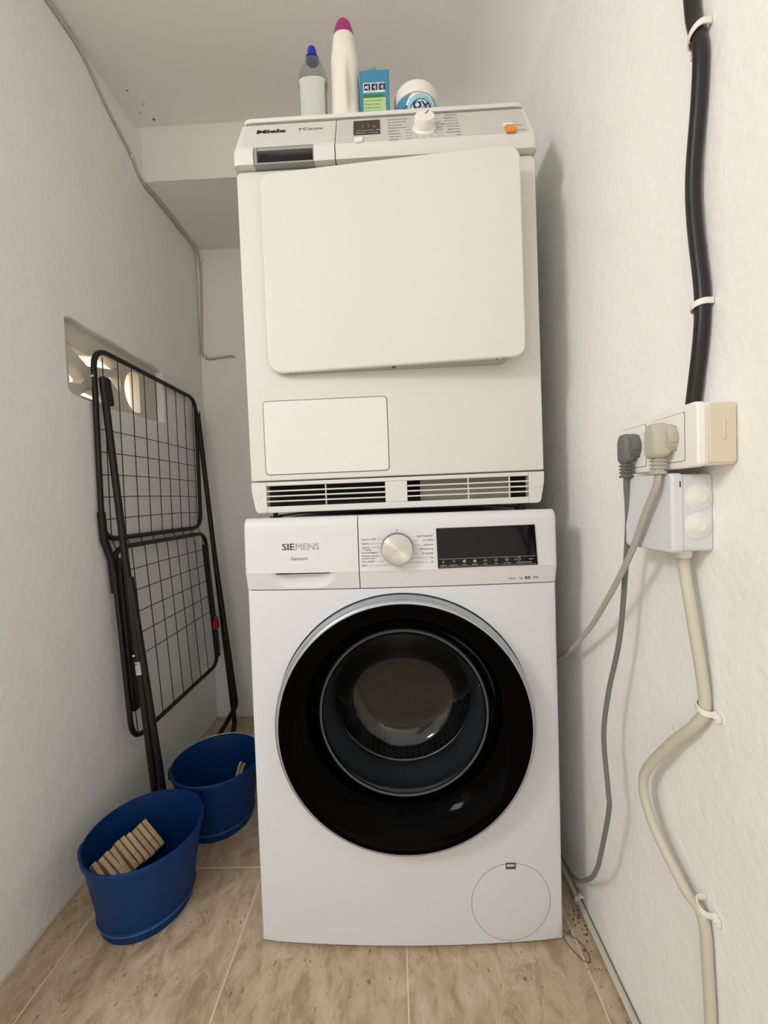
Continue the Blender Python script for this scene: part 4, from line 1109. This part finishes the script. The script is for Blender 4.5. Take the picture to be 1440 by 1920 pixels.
LEADS = []
def plug(y, xo, m, label, big):
    P = thing('mains_lead', label, 'power cord', (xo, y, .892), 'mains leads on the right wall'); LEADS.append(P)
    z = .9375
    bm = NB(); lathe(bm, [(0, .3345), (.0188, .3345), (.0188, .3180), (.0176, .3140), (.0, .3135)], (0, y, z), 'x', 40); obj('plug_base', bm, m, P)
    bm = NB(); s = 1.08 if big else 1.0
    # faceted grip body
    sec = [(.3200, .0125*s, .0175*s, .0200), (.3150, .0125*s, .0185*s, .0205), (.3120, .0115*s, .0185*s, .0215), (xo+.003, .0100*s, .0180*s, .0215), (xo, .0080*s, .0155*s, .0195)]
    rings = []
    for x, hw, hz, dn in sec:
        o_ = [(-hw, -dn+.004), (-hw+.004, -dn), (hw-.004, -dn), (hw, -dn+.004), (hw, hz-.008), (hw*.55, hz), (-hw*.55, hz), (-hw, hz-.008)]
        rings.append([bm.verts.new((x, y+u, z+v)) for u, v in o_])
    loft(bm, rings); obj('plug_body', bm, m, P, bevel=.0016, seg=3, angle=50)
    xm = (xo+.3225)/2+.0005
    bm = NB(); box(bm, xm-.0055, xm+.0055, y-.0052, y+.0052, z-.0400, z-.019)
    R_ = obj('strain_relief', bm, m, P, bevel=.0018)
    for k in range(4):
        bm = NB(); zz = z-.0245-k*.0045-(0 if k < 3 else .0008); box(bm, xm-.0070, xm+.0070, y-.0068, y+.0068, zz-(.0012 if k < 3 else .0022), zz+.0012)
        obj('rib', bm, m, R_, bevel=.0008, seg=1)
    bm = NB(); box(bm, .3165, .3235, y-.0194, y-.0140, z-.005, z+.007); obj('earth_slot', bm, m, P, bevel=.001)
    return xm
xm1 = plug(-.2075, .3075, M_plugg, 'dark grey angled plug and thin cord, in the socket nearer the machines', False)
xm2 = plug(-.2775, .3020, M_plugb, 'beige-grey angled plug and flat cord sweeping behind the machines', True)
bm = NB(); tube(bm, catmull([(xm1, -.2075, .897), (xm1+.001, -.2050, .885), (.3230, -.196, .834), (.330, -.173, .744), (.330, -.156, .651), (.324, -.133, .558), (.320, -.124, .484), (.320, -.134, .403), (.320, -.1355, .37), (.3205, -.107, .275), (.323, -.085, .225), (.331, -.040, .165), (.341, .040, .087), (.345, .12, .06), (.345, .3, .05)], 8), .0037, 10)
obj('cord', bm, M_cordg, LEADS[0])
bm = NB(); tube(bm, catmull([(xm2, -.2775, .897), (xm2-.001, -.2755, .882), (.3110, -.2555, .850), (.3140, -.2160, .791), (.3190, -.146, .713), (.331, -.050, .629), (.337, .068, .540), (.342, .16, .495), (.345, .3, .46)], 8), .0050, 10, flat=.7, ref=(1, 0, 0))
obj('cord', bm, M_cordb, LEADS[1])
bm = NB(); tube(bm, catmull([(.3600, -.262, 2.03), (.3600, -.265, 1.7), (.3600, -.277, 1.455), (.3600, -.286, 1.402), (.3600, -.290, 1.374), (.3600, -.286, 1.324), (.3590, -.278, 1.251), (.3590, -.279, 1.194), (.3600, -.287, 1.115), (.3605, -.287, 1.084), (.3605, -.283, 1.047), (.3600, -.272, .984), (.3590, -.272, .973)], 8), .0078, 14)
lone('cable', bm, M_cabb, 'thick black cable running down the right wall into the socket box', 'cable')
bm = NB(); tube(bm, catmull([(.3520, -.262, .797), (.3520, -.266, .770), (.3525, -.276, .719), (.3600, -.284, .620), (.3570, -.272, .585), (.3500, -.237, .539), (.3430, -.190, .462), (.3450, -.203, .408), (.3520, -.253, .396), (.3520, -.2535, .394)][:8]+[(.3535, -.252, .391-.03), (.3600, -.276, .345), (.3610, -.282, .288), (.3610, -.286, .211), (.3610, -.29, .12), (.3610, -.292, .02)], 8), .0064, 12)
lone('cable', bm, M_cabw, 'ivory cable bulging down the right wall from the junction box', 'cable')
bm = NB(); tube(bm, catmull([(.3600, .40, .008), (.3600, .20, .008), (.3595, .14, .0085), (.3600, .078, .0085), (.3600, .015, .0085), (.3600, -.062, .0085), (.3600, -.126, .0085), (.3600, -.3, .0085), (.3600, -.7, .0085)], 6), .0058, 10)
lone('cable', bm, M_cabw, 'ivory cable lying on the floor along the right wall', 'cable')
def clip_r(y, z, r, lab, side=1, k=.4):
    """saddle clip round a vertical cable on the right wall; the nailed foot is on the given side, k = slope along y"""
    bm = NB(); pts = []
    X0 = XR-.0090
    pts.append(Vector((XR-.001, y-side*(r+.0008), 0)))
    for a in lins(PI, 0, 12): pts.append(Vector((X0-(r+.0010)*math.sin(a), y+side*(r+.0010)*math.cos(a), 0)))
    pts.append(Vector((XR-.0055, y+side*(r+.0020), 0)))
    rings = []
    for i, p in enumerate(pts):
        t = (pts[min(i+1, len(pts)-1)]-pts[max(i-1, 0)]).normalized(); nrm = Vector((0, 0, 1)).cross(t).normalized()
        zz = z-side*k*(p.y-y)
        rings.append([bm.verts.new(Vector((p.x, p.y, zz+dz))+nrm*dn) for dz, dn in ((-.0036, -.0009), (.0036, -.0009), (.0036, .0009), (-.0036, .0009))])
    loft(bm, rings)
    ya = y+side*(r+.0005); yb = y+side*(r+.0085); za = z-k*(r+.0005); zb = z-k*(r+.0085)
    V = [bm.verts.new((xx, yy, zz+d)) for xx in (XR-.0065, XR-.0008) for yy, zz in ((ya, za), (yb, zb)) for d in (-.0036, .0036)]
    for f in ((0, 1, 3, 2), (4, 6, 7, 5), (0, 4, 5, 1), (2, 3, 7, 6), (0, 2, 6, 4), (1, 5, 7, 3)): bm.faces.new([V[q] for q in f])
    lathe(bm, [(.0016, -.0065), (.0016, -.0078), (0, -.0082)], (XR, (ya+yb)/2+side*.001, (za+zb)/2), 'x', 10)
    return lone('cable_clip', bm, M_clip, lab, 'cable clip', 'nailed cable clips', bevel=.0006)
clip_r(-.2870, 1.399, .0085, 'white clip high on the black cable, near the top of the right wall', 1, .55)
clip_r(-.2855, 1.092, .0085, 'white clip on the black cable above the sockets', 1, .2)
clip_r(-.2835, .612, .0070, 'white clip on the ivory wall cable, halfway down the right wall', -1, .45)
clip_r(-.2795, .362, .0070, 'white clip on the ivory wall cable, lowest on the right wall', -1, .5)
bm = NB()
pts = [Vector((XR-.0090-.0075*math.sin(a)*1.0, .072, .0085+.0078*math.cos(a))) for a in lins(-.1, PI*.75, 10)]+[Vector((XR-.004, .072, .022))][:0]
rings = []
for i, p in enumerate(pts):
    t = (pts[min(i+1, len(pts)-1)]-pts[max(i-1, 0)]).normalized(); nrm = Vector((0, 1, 0)).cross(t)
    rings.append([bm.verts.new(p+Vector((0, dy, 0))+nrm*dn) for dy, dn in ((-.004, -.0008), (.004, -.0008), (.004, .001), (-.004, .001))])
loft(bm, rings); box(bm, XR-.0085, XR-.0005, .068, .076, .0165, .0225)
lone('cable_clip', bm, M_clip, 'small white clip on the floor cable beside the washing machine', 'cable clip', 'nailed cable clips', bevel=.0006)
bm = NB(); tube(bm, catmull([(.300, .020, .0008), (.303, -.004, .0010), (.318, -.030, .0009), (.331, -.036, .0009), (.335, -.022, .001), (.327, .000, .0012), (.314, .012, .0012), (.304, .020, .001)], 6), .0005, 5)
lone('wire_loop', bm, M_blackpl, 'hair-thin dark wire loop lying on the tiles by the washer corner', 'wire')

# ------------------------------------------------------------------ LEFT WALL cable and clips
cab = [(XL+.005, -.05, 2.049), (XL+.005, .166, 2.050), (XL+.005, .263, 2.043), (XL+.005, .352, 1.990), (XL+.005, .447, 1.946), (XL+.005, .480, 1.916), (XL+.006, .515, 1.903), (XL+.010, .560, 1.905), (XL+.010, .70, 1.906), (XL+.010, .80, 1.905), (XL+.012, .842, 1.885), (XL+.015, .8475, 1.84), (XL+.014, .8485, 1.75), (XL+.010, .8485, 1.62), (XL+.007, .8485, 1.53), (XL+.011, .8485, 1.492), (XL+.030, .8490, 1.477), (XL+.080, .8490, 1.480), (XL+.125, .8495, 1.484), (XL+.138, .8535, 1.480)]
bm = NB(); tube(bm, catmull(cab, 6), .0042, 8)
LC = lone('cable', bm, M_cabp, 'overpainted thin cable along the top of the left wall, dropping in the far corner', 'cable')
def small_clip(p, lab, ax):
    bm = NB(); x, y, z = p
    if ax == 'x': box(bm, x-.001, x+.006, y-.005, y+.005, z-.006, z+.006); lathe(bm, [(.0018, .006), (.0018, .008), (0, .008)], (x, y+.001, z), 'x', 10)
    else: box(bm, x-.005, x+.005, y-.006, y+.001, z-.006, z+.006); lathe(bm, [(.0018, -.006), (.0018, -.008), (0, -.008)], (x+.001, y, z), 'y', 10)
    lone('cable_clip', bm, M_clip, lab, 'cable clip', 'nailed cable clips', bevel=.001)
small_clip((XL+.0045, .450, 1.944), 'white clip on the overpainted cable in front of the ceiling step', 'x')
small_clip((XL+.022, .8485, 1.868), 'white clip at the top of the far corner on the overpainted cable', 'y')
small_clip((XL+.022, .8485, 1.489), 'white clip where the overpainted cable turns right in the far corner', 'y')

# crumbs of dirt on the tiles
bm = NB(); rc = random.Random(11)
for cx_, cy_, sx_, sy_, n_ in ((.342, .03, .010, .05, 22), (.335, -.03, .012, .03, 8), (-.735, .835, .03, .008, 16)):
    for _ in range(n_):
        x, y, r = rc.gauss(cx_, sx_*.6), rc.gauss(cy_, sy_*.6), rc.uniform(.0006, .0019)
        x = min(max(x, XL+.004), XR-.016); y = min(y, YB-.003)
        q = bmesh.ops.create_icosphere(bm, subdivisions=1, radius=r)
        bmesh.ops.transform(bm, matrix=Matrix.Translation((x, y, r*.5)) @ Matrix.Rotation(rc.uniform(0, 3), 4, 'Z') @ Matrix.Diagonal((1.6, .9, .6, 1)), verts=q['verts'])
dirt = obj('dirt', bm, mat('dark_dirt', (84, 66, 48), .9), None, smooth=False)
dirt['kind'] = 'stuff'; dirt['label'] = 'dark crumbs of dirt lying on the tiles along the walls'; dirt['category'] = 'dirt'
